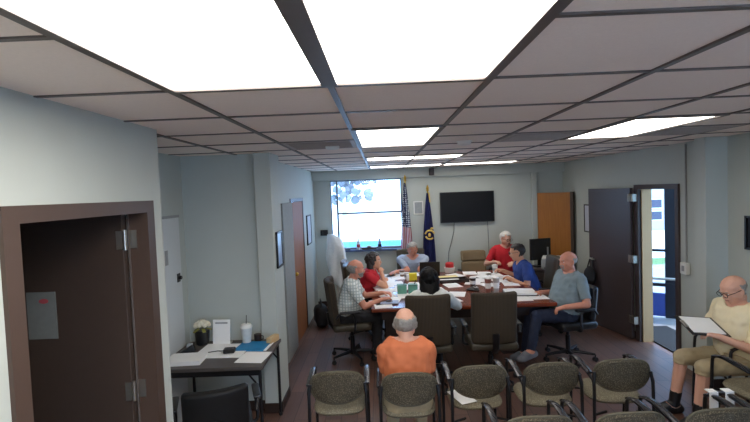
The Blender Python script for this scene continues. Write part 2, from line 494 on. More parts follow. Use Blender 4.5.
tag(obj('door_mat', MB().span((3.545, 5.3, 0), (4.1, 6.6, .015), bev=.004), mat('black_mat', (24, 24, 26), .9)), 'dark mat on the floor just outside the entry doorway', 'mat')

# ---- window
wf = MB(); f_ = .035
y0, y1 = YB + .04, YB + .10
wf.span((WX0, y0, WZ0), (WX0 + .02, y1, WZ1)); wf.span((WX1 - .025, y0, WZ0), (WX1, y1, WZ1))
wf.span((WX0, y0, WZ0), (WX1, y1, WZ0 + f_)); wf.span((WX0, y0, WZ1 - .03), (WX1, y1, WZ1))
wf.span((-.835, y0, WZ0), (-.80, y1, WZ1)); wf.span((-.80, y0, 1.725), (WX1, y1, 1.76))
win = struct('window_1', wf, mat('window_frame_grey', (120, 128, 136), .45))
obj('pane', MB().span((WX0 + .02, y0 + .028, WZ0 + f_), (-.835, y0 + .034, WZ1 - .03)), M['glass'], win)
obj('pane', MB().span((-.80, y0 + .028, WZ0 + f_), (WX1 - .025, y0 + .034, 1.725)), M['glass'], win)
obj('pane', MB().span((-.80, y0 + .028, 1.76), (WX1 - .025, y0 + .034, WZ1 - .03)), M['glass'], win)
obj('window_sill', MB().span((WX0 - .02, YB - .07, WZ0 - .035), (WX1 + .03, YB + .05, WZ0), bev=.004), mat('slate_blue_sill', (74, 88, 120), .35), win)

# ---- outdoors
struct('pavement', MB().span((-60, -60, -.3), (60, 60, -.16)), mat('pale_pavement', (236, 238, 236), .9, var=.02, scale=1))
b = MB(); b.span((7.2, 11.2, -.16), (17, 13.4, -.13)); tag(obj('lawn', b, mat('grass_green', (84, 112, 62), .95, var=.3, scale=14)), 'green lawn seen through the glass entrance door', 'lawn')
bl = thing('house', 'white building with two dark windows beyond the glass entrance door', 'building', (13, 21.2, -.16))
obj('facade', MB().span((-3.5, 0, 0), (5, 4, 6.0)), mat('white_siding', (172, 170, 166), .8), bl)
obj('roof', MB().span((-3.8, -.3, 6.0), (5.3, 4.3, 6.2)), mat('grey_roof', (120, 122, 128), .8), bl)
for zz in (.45, 1.0):
    wfr = obj('window', MB().span((-.72, -.06, zz), (.02, .02, zz + .48)), M['white'], bl)
    obj('pane', MB().span((-.68, -.07, zz + .05), (-.02, -.055, zz + .43)), mat('dark_pane', (40, 48, 70), .2), wfr)

def tree(x, y, label):
    t = thing('tree', label, 'tree', (x, y, -.16))
    obj('trunk', MB().cone((0, 0, 0), (0, 0, 2.6), .16, .1, 10), mat('bark', (196, 196, 198), .9), t)
    c = MB()
    for k in range(90):
        a = random.uniform(0, 2 * PI); rr = random.uniform(.1, 1.9); z = random.uniform(1.8, 3.9)
        c.sph((math.cos(a) * rr, math.sin(a) * rr, z), random.uniform(.10, .26), n=2)
    for v in c.bm.verts: v.co += V((noise.noise(v.co * 3), noise.noise(v.co * 3 + V((5, 0, 0))), noise.noise(v.co * 3 + V((0, 7, 0))))) * .12
    obj('crown', c, mat('pale_leaves', (116, 120, 126), .9, var=.3, scale=5), t)
tree(-2.1, 26, 'pale tree outside the back window, seen in its upper left pane')

tag(obj('garden_wall', MB().span((-8, 14, -.16), (4.5, 14.3, .60), bev=.02), mat('pale_blue_render', (92, 150, 172), .9)), 'low pale blue wall outside, along the bottom of the back window', 'wall')
# ------------------------------------------------------------------ ceiling fixtures
def light(x0, x1, y0, y1, label, m='lamp'):
    t = thing('ceiling_light', label, 'ceiling light', ((x0 + x1) / 2, (y0 + y1) / 2, H), 0, 'fluorescent ceiling panels')
    hx, hy = (x1 - x0) / 2, (y1 - y0) / 2
    f = MB(); e = .03
    f.span((-hx, -hy, -.014), (-hx + e, hy, .0)); f.span((hx - e, -hy, -.014), (hx, hy, .0))
    f.span((-hx + e, -hy, -.014), (hx - e, -hy + e, .0)); f.span((-hx + e, hy - e, -.014), (hx - e, hy, .0))
    obj('frame', f, M['alu'], t)
    obj('diffuser', MB().span((-hx + e, -hy + e, -.006), (hx - e, hy - e, -.001)), M[m], t)
gx = lambda i: GX0 + T * i
gy = lambda j: GY0 + T * j
light(gx(0), gx(1), gy(-2), gy(0), 'large bright ceiling panel at the upper left, nearest the brown doorway', 'lampnear')
light(gx(1), gx(2), gy(-2), gy(0), 'large bright ceiling panel at top centre, right of the other near panel', 'lampnear')
light(gx(1), gx(2), gy(2), gy(4), 'bright ceiling panel in mid room straight ahead, in front of the far strips')
light(gx(4), gx(5), gy(2), gy(4), 'bright slanting ceiling panel on the right, near the entry door')
light(gx(0), gx(1), gy(-6), gy(-4), 'unseen ceiling panel added behind the viewer for fill light, on the left', 'lampnear')  # this panel and the next are added out of view as fill light
light(gx(3), gx(4), gy(-6), gy(-4), 'unseen ceiling panel added behind the viewer for fill light, on the right', 'lampnear')
light(gx(1), gx(3), gy(6), gy(7), 'wide ceiling panel over the middle of the conference table')
light(gx(1), gx(3), gy(9), gy(10), 'far ceiling panel nearest the back window')
light(gx(3), gx(5), gy(9), gy(10), 'far ceiling panel in front of the wall television')

def vent(x0, y0, label):
    t = thing('ceiling_vent', label, 'vent', (x0 + T / 2, y0 + T / 2, H), 0, 'ceiling vents')
    e = T / 2 - .015
    f = MB(); f.span((-e, -e, -.008), (e, -e + .04, 0)); f.span((-e, e - .04, -.008), (e, e, 0)); f.span((-e, -e + .04, -.008), (-e + .04, e - .04, 0)); f.span((e - .04, -e + .04, -.008), (e, e - .04, 0))
    obj('frame', f, M['vent'], t)
    obj('backing', MB().span((-e, -e, -.003), (e, e, -.001)), M['vent'], t)
    s = MB()
    for k in range(12): s.box((0, -e + .06 + k * (2 * e - .12) / 11, -.006), (2 * e - .08, .03, .003), Matrix.Rotation(.4, 3, 'X'))
    obj('louvre', s, M['vent'], t)
vent(gx(3), gy(3), 'square ceiling vent left of the slanting right-hand light panel')
vent(gx(0), gy(3), 'square ceiling vent left of the mid-room light panel')
vent(gx(5), gy(3), 'square ceiling vent right of the slanting right-hand light panel')
def detector(x, y, label):
    t = thing('smoke_detector', label, 'smoke detector', (x, y, H), 0, 'ceiling smoke detectors')
    obj('body', MB().lathe([(.045, -.035), (.058, -.028), (.062, -.01), (.065, 0)]), M['white'], t, 40)
    obj('mount', MB().lathe([(.07, -.008), (.07, 0)]), M['white'], t, 40)
detector(.76, 4.05, 'white smoke detector right of the mid-room light panel')
detector(-.40, 3.95, 'white smoke detector left of the mid-room light panel')

# ------------------------------------------------------------------ wall things
def framed(name, label, cat, axis, c, wdt, hgt, mframe, mface, t=.02, bw=.02, extra=None):
    """framed flat thing; axis is the way it faces: '+x','-x','-y'"""
    rz = {'-y': 0, '+x': PI / 2, '-x': -PI / 2}[axis]
    o = thing(name, label, cat, c, rz)
    f = MB()
    f.span((-wdt / 2, -t, -hgt / 2), (-wdt / 2 + bw, 0, hgt / 2)); f.span((wdt / 2 - bw, -t, -hgt / 2), (wdt / 2, 0, hgt / 2))
    f.span((-wdt / 2, -t, -hgt / 2), (wdt / 2, 0, -hgt / 2 + bw)); f.span((-wdt / 2, -t, hgt / 2 - bw), (wdt / 2, 0, hgt / 2))
    obj('frame', f, mframe, o)
    obj('picture' if cat == 'picture' else 'panel', MB().span((-wdt / 2 + bw, -t * .6, -hgt / 2 + bw), (wdt / 2 - bw, 0, hgt / 2 - bw)), mface, o)
    return o
bluepic = mat('blue_grey_picture', (150, 168, 196), .3, var=.35, scale=9)
palepic = mat('pale_picture', (190, 194, 206), .3, var=.15, scale=12)
framed('framed_picture', 'black framed bluish print on the side of the left pier by the alcove', 'picture', '+x', (-1.05, 4.56, 1.59), .24, .36, M['black'], bluepic)
framed('framed_picture', 'narrow black framed picture on the left wall beyond the wooden door', 'picture', '+x', (XL, 7.72, 1.53), .42, .50, M['black'], palepic)
framed('framed_picture', 'framed picture on the right wall half hidden by the dark open door', 'picture', '-x', (XR, 7.43, 1.56), .36, .46, M['black'], palepic)
framed('wall_board', 'black board on the near right wall at the picture edge', 'board', '-x', (3.46, 4.02, 1.61), .62, .32, M['black'], M['screen'], t=.03)
framed('wall_plaque', 'small pale plaque on the back wall between the two flags', 'plaque', '-y', (.70, YB, 1.80), .18, .25, M['white'], mat('plaque_grey', (150, 156, 158), .5, var=.2, scale=20))
# television
tv = thing('television', 'black flat television mounted on the back wall', 'television', (1.60, YB, 1.785))
obj('bezel', MB().span((-.50, -.07, -.285), (.50, -.02, .285), bev=.006), M['black'], tv)
obj('screen', MB().span((-.485, -.073, -.265), (.485, -.068, .272)), M['screen'], tv)
obj('wall_mount', MB().span((-.2, -.02, -.15), (.2, 0, .15)), M['blackm'], tv)
def cable(pts, label): tag(obj('cable', MB().tube(pts, .006, 6), mat('grey_cable', (110, 116, 116), .6), None, 60), label, 'cable')
cable([(1.36, YB - .012, 1.5), (1.35, YB - .012, 1.35), (1.30, YB - .012, 1.15), (1.24, YB - .012, .95), (1.22, YB - .012, .7)], 'grey cable slanting down the wall from the television, the left one')
cable([(1.98, YB - .012, 1.5), (1.985, YB - .012, 1.3), (1.99, YB - .012, 1.0), (1.99, YB - .012, .7)], 'grey cable hanging straight down from the television, the right one')
# beam box and wall box
t = thing('wall_speaker', 'small black box hung on the beam above the blue flag', 'speaker', (.95, YB - .10, H - .085))
obj('housing', MB().span((-.045, -.09, -.07), (.045, -.01, .06), bev=.008), M['black'], t)
obj('bracket', MB().span((-.015, -.012, -.03), (.015, 0, .03)), M['blackm'], t)
obj('grille', MB().span((-.036, -.094, -.06), (.036, -.089, .05)), M['dgrey'], t)
t = thing('wall_telephone', 'black box on the back wall left of the window above the white stand', 'telephone', (-1.08, YB, 1.40))
obj('body', MB().span((-.07, -.06, -.055), (.07, 0, .055), bev=.01), M['black'], t)
obj('handset', MB().span((-.06, -.085, -.045), (-.02, -.06, .045), bev=.008), M['blackm'], t)
# conduit and box on the column
t = thing('conduit_box', 'white switch box at the end of a thin conduit beside the entry doorway', 'switch box', (3.398, 5.09, 1.14))
obj('box', MB().span((-.045, -.055, -.065), (.0, .055, .065), bev=.008), M['white'], t)
obj('conduit', MB().tube([(-.005, .0, .06), (-.005, .0, H - 1.16)], .010, 8), M['grey'], t)
obj('rocker', MB().span((-.05, -.02, -.03), (-.044, .02, .03)), M['grey'], t)

# ------------------------------------------------------------------ flags
def flag(x, y, top, label, kind):
    t = thing('flag', label, 'flag', (x, y, 0))
    obj('base', MB().lathe([(.12, 0), (.12, .03), (.06, .06), (.03, .1)]), M['brass'], t, 40)
    obj('pole', MB().cyl((0, 0, .08), (0, 0, top - .08), .013, 10), M['brass'], t, 40)
    obj('finial', MB().lathe([(.012, 0), (.03, .02), (.02, .04), (.028, .06), (.004, .12)], (0, 0, top - .1)), M['brass'], t, 40)
    z1, z0 = top - .13, .82
    def P(u, v):
        wd = .05 + .24 * (1 - (1 - v) ** 1.6) * (1 if kind == 'us' else 1.05)
        ph = u * 9
        return V((-.02 + (u - .5) * wd * .8 + .012, -.02 + math.sin(ph) * (.012 + .03 * v), z1 + (z0 - z1) * v - .06 * u * v))
    nu, nv = 26, 40
    m = MB(); m.grid(P, nu, nv)
    fs = list(m.bm.faces)
    if kind == 'us':
        k = 0
        for i in range(nu):
            for j in range(nv):
                fs[k].material_index = 0 if j < nv * .55 and i < nu else (1 if (i // 2) % 2 else 2); k += 1
        mats = [M['starry'], M['flagwhite'], M['flagred']]
    else: mats = [M['flagnavy']]
    bmesh.ops.solidify(m.bm, geom=list(m.bm.faces), thickness=.004)
    obj('flag_cloth', m, mats, t, 60)
    if kind != 'us':
        e = MB()
        for a0, a1, r in ((.3, 2.9, .085), (3.4, 5.6, .075)):
            e.tube([(.005 + math.cos(a0 + (a1 - a0) * k / 10) * r, -.075 - .0 * k, 1.30 + math.sin(a0 + (a1 - a0) * k / 10) * r) for k in range(11)], .016, 6)
        e.sph((.0, -.075, 1.30), .028, (1, .5, 1.4)); e.sph((.05, -.07, 1.42), .026, (1.2, .5, .8))
        obj('emblem', e, M['gold'], t, 60)
        obj('tassel', MB().tube([(.02, -.03, top - .12), (.03, -.04, top - .3)], .012, 6), M['gold'], t, 60)
    return t
m, nt, p = base_mat('navy_with_white_stars')
tc = nt.nodes.new('ShaderNodeTexCoord'); vo = nt.nodes.new('ShaderNodeTexVoronoi'); vo.inputs['Scale'].default_value = 26; vo.inputs['Randomness'].default_value = .25
nt.links.new(tc.outputs['Object'], vo.inputs['Vector']); r = nt.nodes.new('ShaderNodeValToRGB'); r.color_ramp.interpolation = 'CONSTANT'
r.color_ramp.elements[0].color = (.8, .8, .8, 1); r.color_ramp.elements[1].position = .36; r.color_ramp.elements[1].color = srgb(48, 52, 84)
nt.links.new(vo.outputs['Distance'], r.inputs['Fac']); nt.links.new(r.outputs['Color'], p.inputs['Base Color']); p.inputs['Roughness'].default_value = .8
M['starry'] = m
M['flagwhite'] = mat('flag_white', (222, 214, 214), .8); M['flagred'] = mat('flag_red', (176, 60, 70), .8)
M['flagnavy'] = mat('flag_navy', (40, 46, 104), .75); M['gold'] = mat('gold_emblem', (212, 182, 96), .6)
flag(.46, 8.37, 2.40, 'red white and blue striped flag with stars on a pole at the window edge', 'us')
flag(.87, 8.37, 2.20, 'navy blue flag with a gold emblem on a pole left of the television', 'navy')

# ------------------------------------------------------------------ window sill things
def bottle(x, label, cap, h=.2, body=None):
    t = thing('bottle', label, 'bottle', (x, YB - .015, WZ0))
    obj('bottle_body', MB().lathe([(.030, 0), (.034, .01), (.034, h * .6), (.014, h * .78), (.014, h * .86)]), body or M['plastic'], t, 40)
    obj('cap', MB().lathe([(.016, h * .86), (.016, h * .95)], n=12), cap, t, 40)
    obj('bottle_label', MB().lathe([(.0352, h * .2), (.0352, h * .45)]), M['flagred'] if cap is M['white'] else M['navyframe'], t, 40)
bottle(-.45, 'clear bottle with a red label on the window sill, nearest the white stand', M['white'], .22, mat('pale_bottle', (200, 206, 206), .3))
bottle(-.05, 'dark blue topped bottle on the window sill, nearest the striped flag', M['navyframe'], .2, mat('blue_grey_bottle', (130, 150, 170), .3))
t = thing('tray', 'dark low tray of odds and ends on the window sill between the bottles', 'tray', (-.25, YB - .02, WZ0))
obj('tray_body', MB().span((-.14, -.035, 0), (.14, .035, .035), bev=.006), M['dark'], t)
obj('lump', MB().sph((0, 0, .05), .045, (1, .6, .5)), M['grey'], t, 60)
tag(obj('remote_control', MB().span((-.74, YB - .05, WZ0), (-.60, YB - .0, WZ0 + .022), bev=.006), M['black']), 'black remote control at the left end of the window sill', 'remote')

# ------------------------------------------------------------------ white draped stand, bag
t = thing('flip_chart_stand', 'white stand draped in thin white plastic in the back left corner', 'stand', (-.82, 8.05, 0))
obj('post', MB().cyl((0, 0, .03), (0, 0, 1.33), .022, 12), M['white'], t, 40)
b = MB(); b.box((0, 0, .03), (.55, .06, .04), Matrix.Rotation(.5, 3, 'Z'), .01); b.box((0, 0, .03), (.06, .40, .04), Matrix.Rotation(.5, 3, 'Z'), .01)
obj('foot', b, M['white'], t)
def P(u, v):
    a = u * 2 * PI
    sq = 1 / max(abs(math.cos(a)), abs(math.sin(a)))
    r = (.10 + .04 * math.sin(min(1, v * 3) * PI / 2)) * (1 + .25 * (sq - 1)) + (.014 * math.sin(a * 7 + v * 5) + .02 * math.sin(a * 3 - v * 6)) * min(1, v * 2) - .035 * max(0, v - .5)
    if v < .02: r = .004
    z = 1.40 - .92 * v + .05 * math.cos(a * 1 + 2.6) * (1 if v > .02 else 0) + .03 * math.sin(a * 3 + 1) * v
    return V((-.12 * max(0, .3 - v) + math.cos(a) * r * 1.15, math.sin(a) * r * .8, z))
m = MB(); m.grid(P, 40, 24); bmesh.ops.remove_doubles(m.bm, verts=list(m.bm.verts), dist=.0005)
obj('plastic_drape', m, mat('white_drape', (226, 232, 234), .45, bump=.6, bscale=16), t, 70)
t = thing('duffel_bag', 'black bag standing on the floor beside the wooden door', 'bag', (-1.03, 7.25, 0), .2)
b = MB(); b.box((0, 0, .17), (.22, .34, .34), None, .09, 4)
for v in b.bm.verts: v.co += V((1, 1, 0)) * .025 * noise.noise(v.co * 9)
obj('bag_body', b, mat('black_nylon', (30, 30, 32), .7, bump=.5, bscale=25), t, 60)
obj('strap', MB().tube([(-.0, -.10, .32), (.0, -.07, .42), (.0, .07, .42), (0, .10, .32)], .012, 8), M['black'], t, 60)
obj('pocket', MB().box((.11, 0, .13), (.05, .24, .18), None, .02, 3), mat('black_nylon_pocket', (38, 38, 40), .7), t, 60)

# ------------------------------------------------------------------ alcove desk and things on it
t = thing('folding_table', 'black folding table with a grey-brown top in the alcove', 'desk', (-1.45, 4.02, 0))
obj('tabletop', MB().span((-.46, -.38, .71), (.43, .33, .74), bev=.004), mat('grey_brown_laminate', (78, 72, 70), .5), t)
obj('apron', MB().span((-.44, -.372, .665), (.41, -.36, .71)), M['blackm'], t)
for sx in (-.43, .40):
    for sy in (-.35, .30):
        l = MB(); l.tube([(sx, sy, 0), (sx, sy, .71)], .014, 8)
        l.tube([(sx, sy, .55), (sx - math.copysign(.12, sx), sy, .70)], .008, 6)
        lo = obj('leg', l, M['blackm'], t, 40); obj('rubber_foot', MB().cyl((sx, sy, 0), (sx, sy, .025), .019, 10), M['black'], lo, 40)
DT = .74
def sheet(name, label, cat, x, y, z, wd, hh, rz, m, th=.003, group=None):
    return tag(obj(name, MB().span((-wd / 2, -hh / 2, 0), (wd / 2, hh / 2, th)), m, None, None, (x, y, z), rz), label, cat, group)
sheet('newspaper', 'large white spread paper on the alcove table under the black stapler', 'paper', -1.48, 4.05, DT, .44, .36, -.05, M['paper'], .006)
sheet('paper_stack', 'stack of white papers at the near left corner of the alcove table', 'paper', -1.72, 3.82, DT, .30, .22, .05, M['paper'], .035)
sheet('paper_sheet', 'single white sheet lying in front of the blue folder on the alcove table', 'paper', -1.15, 3.86, DT, .24, .26, -.12, M['paper'])
t = thing('folder', 'bright blue folder on the alcove table', 'folder', (-1.22, 4.13, DT), -.1)
obj('cover', MB().span((-.15, -.12, .0), (.13, .12, .014), bev=.002), mat('bright_blue_card', (22, 120, 172), .5), t)
obj('inner_sheets', MB().span((.125, -.11, .002), (.15, .11, .011)), M['paper'], t)
t = thing('name_block', 'tan wooden block at the far right end of the alcove table', 'block', (-1.075, 4.25, DT), 1.25)
b = MB(); b.box((0, 0, .03), (.15, .05, .06), None, .004); obj('block_body', b, wood('pale_wood', (206, 180, 136), (184, 156, 112)), t)
obj('face_plate', MB().span((-.06, -.029, .015), (.06, -.025, .045)), M['tan'], t)
t = thing('plastic_cup', 'clear white plastic cup with a straw on the alcove table', 'cup', (-1.32, 4.24, DT))
obj('cup_body', MB().lathe([(.035, 0), (.038, .01), (.052, .15), (.054, .152)]), mat('frosted_cup', (214, 218, 218), .3), t, 40)
obj('lid', MB().lathe([(.056, .152), (.056, .162), (.045, .185), (.012, .19)]), M['white'], t, 40)
obj('straw', MB().cyl((0, 0, .18), (.008, 0, .27), .004, 8), M['dgrey'], t, 40)
t = thing('flower_pot', 'black pot with a cream white flower head on the alcove table', 'flower pot', (-1.75, 4.26, DT))
obj('pot', MB().lathe([(.05, 0), (.06, .01), (.068, .13), (.07, .14)]), M['black'], t, 40)
b = MB()
for k in range(22):
    a = k * 2.4; r_ = .012 * math.sqrt(k) * 1.15
    b.sph((math.cos(a) * r_, math.sin(a) * r_, .18 + .035 * (1 - (r_ / .07) ** 2)), .024, n=1)
obj('flower_head', b, mat('cream_petals', (222, 216, 196), .8), t, 60)
b = MB()
for k in range(5):
    a = k * 1.26 + .3; b.box((math.cos(a) * .06, math.sin(a) * .06, .145), (.06, .03, .004), Matrix.Rotation(a, 3, 'Z') @ Matrix.Rotation(.4, 3, 'Y'))
obj('leaves', b, mat('yellow_green_leaf', (150, 150, 80), .7), t)
t = thing('notice_stand', 'upright white notice card standing on the alcove table by the flower pot', 'notice', (-1.56, 4.25, DT), -.08)
tilt = Matrix.Rotation(-.12, 3, 'X')
obj('card', MB().box((0, 0, .115), (.17, .008, .23), tilt), M['paper'], t)
obj('heading', MB().box((0, -.006 + .010, .20), (.12, .006, .014), tilt), M['grey'], t)
obj('foot', MB().box((0, .02, .008), (.16, .07, .016), None, .002), M['white'], t)
t = thing('stapler', 'small black boxy device on the spread paper on the alcove table', 'device', (-1.40, 3.98, DT + .006), .1)
obj('body', MB().box((0, 0, .022), (.10, .075, .04), None, .01), M['black'], t)
obj('top_key', MB().box((0, 0, .043), (.06, .04, .004), None, .001), M['dgrey'], t)
obj('cord', MB().tube([(-.05, .03, .01), (-.12, .05, .006), (-.2, .03, .005), (-.25, .01, .005)], .004, 6), M['black'], t)
t = thing('tape_dispenser', 'black wedge shaped tape dispenser at the left end of the alcove table', 'tape dispenser', (-1.80, 4.02, DT), .3)
b = MB(); b.hull([((-.06, -.03, .01), .008), ((-.06, .03, .01), .008), ((.07, -.03, .01), .008), ((.07, .03, .01), .008), ((.05, -.03, .07), .008), ((.05, .03, .07), .008)])
obj('body', b, M['black'], t, 40)
obj('reel', MB().cyl((.03, -.012, .06), (.03, .012, .06), .03, 16), M['grey'], t, 40)
t = thing('mug', 'small dark mug beside the cup with a straw on the alcove table', 'mug', (-1.23, 4.29, DT))
obj('mug_body', MB().lathe([(.030, 0), (.033, .006), (.034, .07)]), M['dark'], t, 40)
obj('mug_handle', MB().tube([(.033, 0, .055), (.055, 0, .05), (.055, 0, .025), (.033, 0, .018)], .005, 6), M['dark'], t, 60)

# ------------------------------------------------------------------ chairs
def curve_pts(pts, n=5):
    """catmull-rom through pts"""
    P = [V(p) for p in pts]; out = []
    for i in range(len(P) - 1):
        p0 = P[max(i - 1, 0)]; p1 = P[i]; p2 = P[i + 1]; p3 = P[min(i + 2, len(P) - 1)]
        for k in range(n):
            t = k / n
            out.append(.5 * ((2 * p1) + (-p0 + p2) * t + (2 * p0 - 5 * p1 + 4 * p2 - p3) * t * t + (-p0 + 3 * p1 - 3 * p2 + p3) * t ** 3))
    out.append(P[-1]); return out

def waiting_chair(loc, rz, label, group):
    t = thing('waiting_chair', label, 'chair', loc, rz, group)
    # seat: rounded cushion
    s = MB()
    def cush(cx, cyy, z, ax, ay, th, bow=0):
        n = 36; prof = [(.0, .5), (.80, .5), (.95, .32), (1.0, 0), (.95, -.32), (.80, -.5), (.0, -.5)]
        rings = []
        for (rr, zz) in prof:
            ring = []
            for k in range(n):
                a = 2 * PI * k / n; e = .62
                cx_ = math.copysign(abs(math.cos(a)) ** e, math.cos(a)); sy = math.copysign(abs(math.sin(a)) ** e, math.sin(a))
                ring.append((cx + cx_ * ax * rr, cyy + sy * ay * rr, z + zz * th))
            rings.append(ring)
        vs = [[s.bm.verts.new(p) for p in ring] for ring in rings[1:-1]]
        for i in range(len(vs) - 1):
            for k in range(n): s.bm.faces.new((vs[i][k], vs[i][(k + 1) % n], vs[i + 1][(k + 1) % n], vs[i + 1][k]))
        s.bm.faces.new(vs[0]); s.bm.faces.new(vs[-1][::-1])
    cush(0, .03, .47, .205, .205, .06)
    obj('seat', s, M['seatlit'], t, 50)
    # oval backrest, bent around the sitter
    n = 40; b = MB(); r = MB()
    def bp(a, rr, off):
        e = .8
        x = math.copysign(abs(math.cos(a)) ** e, math.cos(a)) * .20 * rr; z = math.copysign(abs(math.sin(a)) ** e, math.sin(a)) * .125 * rr
        return V((x, -.255 - .30 * (z) * .4 + 1.3 * x * x + off, .705 + z))
    def disc(off0, off1):
        layers = []
        for rr, off in ((.0, off0), (.5, off0), (.9, off0), (1.0, (off0 + off1) / 2), (.9, off1), (.5, off1), (.0, off1)):
            if rr == 0: layers.append([b.bm.verts.new(bp(0, 0, off))]); continue
            layers.append([b.bm.verts.new(bp(2 * PI * k / n, rr, off)) for k in range(n)])
        for i in range(len(layers) - 1):
            A, B = layers[i], layers[i + 1]
            for k in range(n):
                if len(A) == 1: b.bm.faces.new((A[0], B[k], B[(k + 1) % n]))
                elif len(B) == 1: b.bm.faces.new((A[k], B[0], A[(k + 1) % n]))
                else: b.bm.faces.new((A[k], A[(k + 1) % n], B[(k + 1) % n], B[k]))
    disc(-.018, .026)
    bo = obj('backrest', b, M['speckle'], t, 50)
    r.tube([bp(2 * PI * k / 40, 1.0, .004) for k in range(41)], .008, 8)
    obj('piping', r, M['rim'], bo, 60)
    for sx in (-1, 1):
        x = sx * .218
        f = MB()
        f.tube(curve_pts([(x, .255, 0), (x, .245, .3), (x, .238, .60), (x, .215, .68), (x, .12, .70), (x, -.08, .685), (x, -.20, .67), (x * .97, -.232, .62), (x * .98, -.235, .4), (x, -.255, 0)]), .0125, 8)
        f.tube([(x * .97, -.232, .64), (x * .93, -.215, .72)], .0125, 8)
        f.tube([(x, .243, .40), (x * .5, .20, .405)], .010, 6); f.tube([(x, -.238, .40), (x * .5, -.19, .405)], .010, 6)
        so = obj('side_frame', f, M['blackm'], t, 60)
        a = MB(); a.tube(curve_pts([(x, .225, .68), (x, .12, .713), (x, -.02, .712), (x, -.17, .695)]), .016, 10, (.55, 1.35), (0, 0, 1))
        obj('arm_pad', a, M['arm'], so, 60)
    return t
G1 = 'speckled waiting chairs in the audience rows'
wc = waiting_chair((-.38, 3.52, 0), .03, 'empty speckled waiting chair, leftmost of the row, left of the orange shirted man', G1)
dup(wc, (.155, 3.45, 0), 0, 'speckled waiting chair that the man in the orange shirt sits in')
dup(wc, (.685, 3.54, 0), 0, 'empty speckled waiting chair with a white sheet on its seat, beside the orange shirted man')
dup(wc, (1.225, 3.55, 0), -.02, 'empty speckled waiting chair, second to the right of the orange shirted man')
dup(wc, (1.765, 3.57, 0), -.06, 'empty speckled waiting chair, third to the right of the orange shirted man')
dup(wc, (2.90, 3.48, 0), .04, 'speckled waiting chair in front of the reading man in cream, at the right edge')
for x, y, lb in ((.86, 2.78, 'nearest-row chair with only arms showing, leftmost of its row at bottom centre'),
                 (1.39, 2.79, 'nearest-row chair with only arms showing, second from the left in its row'),
                 (1.92, 2.80, 'nearest-row chair with only arms showing, third from the left in its row'),
                 (2.46, 2.82, 'nearest-row waiting chair with its back top in the bottom right corner')):
    dup(wc, (x, y, 0), 0, lb)
dup(wc, (3.13, 4.02, 0), PI / 2, 'speckled waiting chair by the right wall under the reading man in cream')
sheet('paper_sheet', 'white sheet lying on the seat of the chair right of the orange shirted man', 'paper', .575, 3.50, .502, .13, .24, .35, M['paper'])

def slips(x, y, label):
    b = MB(); P_ = [(x, y + .02, .50), (x, y + .02, .665)]
    b.span((x - .028, y - .005, .545), (x + .028, y + .001, .727), bev=.001); b.span((x - .028, y - .005, .725), (x + .028, y + .05, .731), bev=.001)
    tag(obj('folded_paper', b, M['paper']), label, 'paper')
slips(2.138, 2.955, 'folded white paper hung over a chair arm at bottom right, the left one of two')
slips(2.242, 2.955, 'folded white paper hung over a chair arm at bottom right, the right one of two')

def caster(p):
    m = MB(); m.cyl((p[0] - .02, p[1], .028), (p[0] + .02, p[1], .028), .028, 12); m.cyl((p[0], p[1], .03), (p[0], p[1], .085), .009, 8); return m
def office_chair(loc, rz, label, m_back, m_seat, group=None, bw=.235, top=1.05, arms=True, split=False, ribs=True):
    t = thing('office_chair', label, 'chair', loc, rz, group)
    obj('seat', MB().box((0, .0, .46), (.50, .48, .09), None, .035, 4), m_seat, t, 50)
    b = MB()
    def bk(z0, z1, th, yb):
        n0 = len(b.bm.verts)
        b.box((0, 0, (z0 + z1) / 2), (bw * 2, th, z1 - z0), None, .03, 4)
        b.bm.verts.ensure_lookup_table()
    if split: bk(.50, .80, .09, 0); bk(.805, top, .10, 0)
    else: bk(.50, top, .085, 0)
    bmesh.ops.subdivide_edges(b.bm, edges=[e for e in b.bm.edges if e.calc_length() > .1], cuts=6, use_grid_fill=True)
    for v in b.bm.verts:
        z = v.co.z - .5
        v.co.y += -.235 - z * .12 + 1.0 * v.co.x ** 2
    obj('backrest', b, m_back, t, 50)
    sp = MB(); sp.tube([(0, -.05, .40), (0, -.24, .41), (0, -.285, .48), (0, -.30, .62)], .022, 8, (1, 1.6)); obj('back_bracket', sp, M['blackm'], t, 60)
    obj('gas_column', MB().cyl((0, 0, .09), (0, 0, .30), .028, 14).cyl((0, 0, .28), (0, 0, .42), .019, 14).box((0, 0, .405), (.2, .16, .03), None, .006), M['blackm'], t, 40)
    st = MB()
    st.cyl((0, 0, .07), (0, 0, .12), .04, 14); base = obj('base_hub', st, M['blackm'], t, 40)
    for k in range(5):
        a = 2 * PI * k / 5 + .3; e = (math.cos(a) * .30, math.sin(a) * .30)
        l = MB(); l.tube([(math.cos(a) * .03, math.sin(a) * .03, .10), (e[0] * .6, e[1] * .6, .095), (e[0], e[1], .085)], [.024, .02, .014], 8)
        lo = obj('base_leg', l, M['blackm'], t, 60); obj('caster', caster(e), M['black'], lo, 40)
    if arms:
        for sx in (-1, 1):
            f = MB(); x = sx * .285
            f.tube(curve_pts([(sx * .2, .02, .415), (x, .02, .43), (x, .03, .55), (x, .0, .655), (x, -.14, .66), (x * .95, -.20, .60)]), .014, 8)
            so = obj('arm_frame', f, M['blackm'], t, 60)
            obj('arm_pad', MB().box((x, -.03, .668), (.055, .25, .03), None, .012, 3), M['black'], so, 50)
    return t
M['blackleather'] = mat('black_leather', (20, 20, 21), .6, spec=.3)
GO = 'office chairs around the conference table'
oc = office_chair((.44, 4.90, 0), .03, 'ribbed olive office chair seen from behind, with the black haired woman in it', M['ribbed'], M['olive'], GO)
dup(oc, (1.14, 4.92, 0), -.02, 'empty ribbed olive office chair seen from behind, right of the black haired woman')
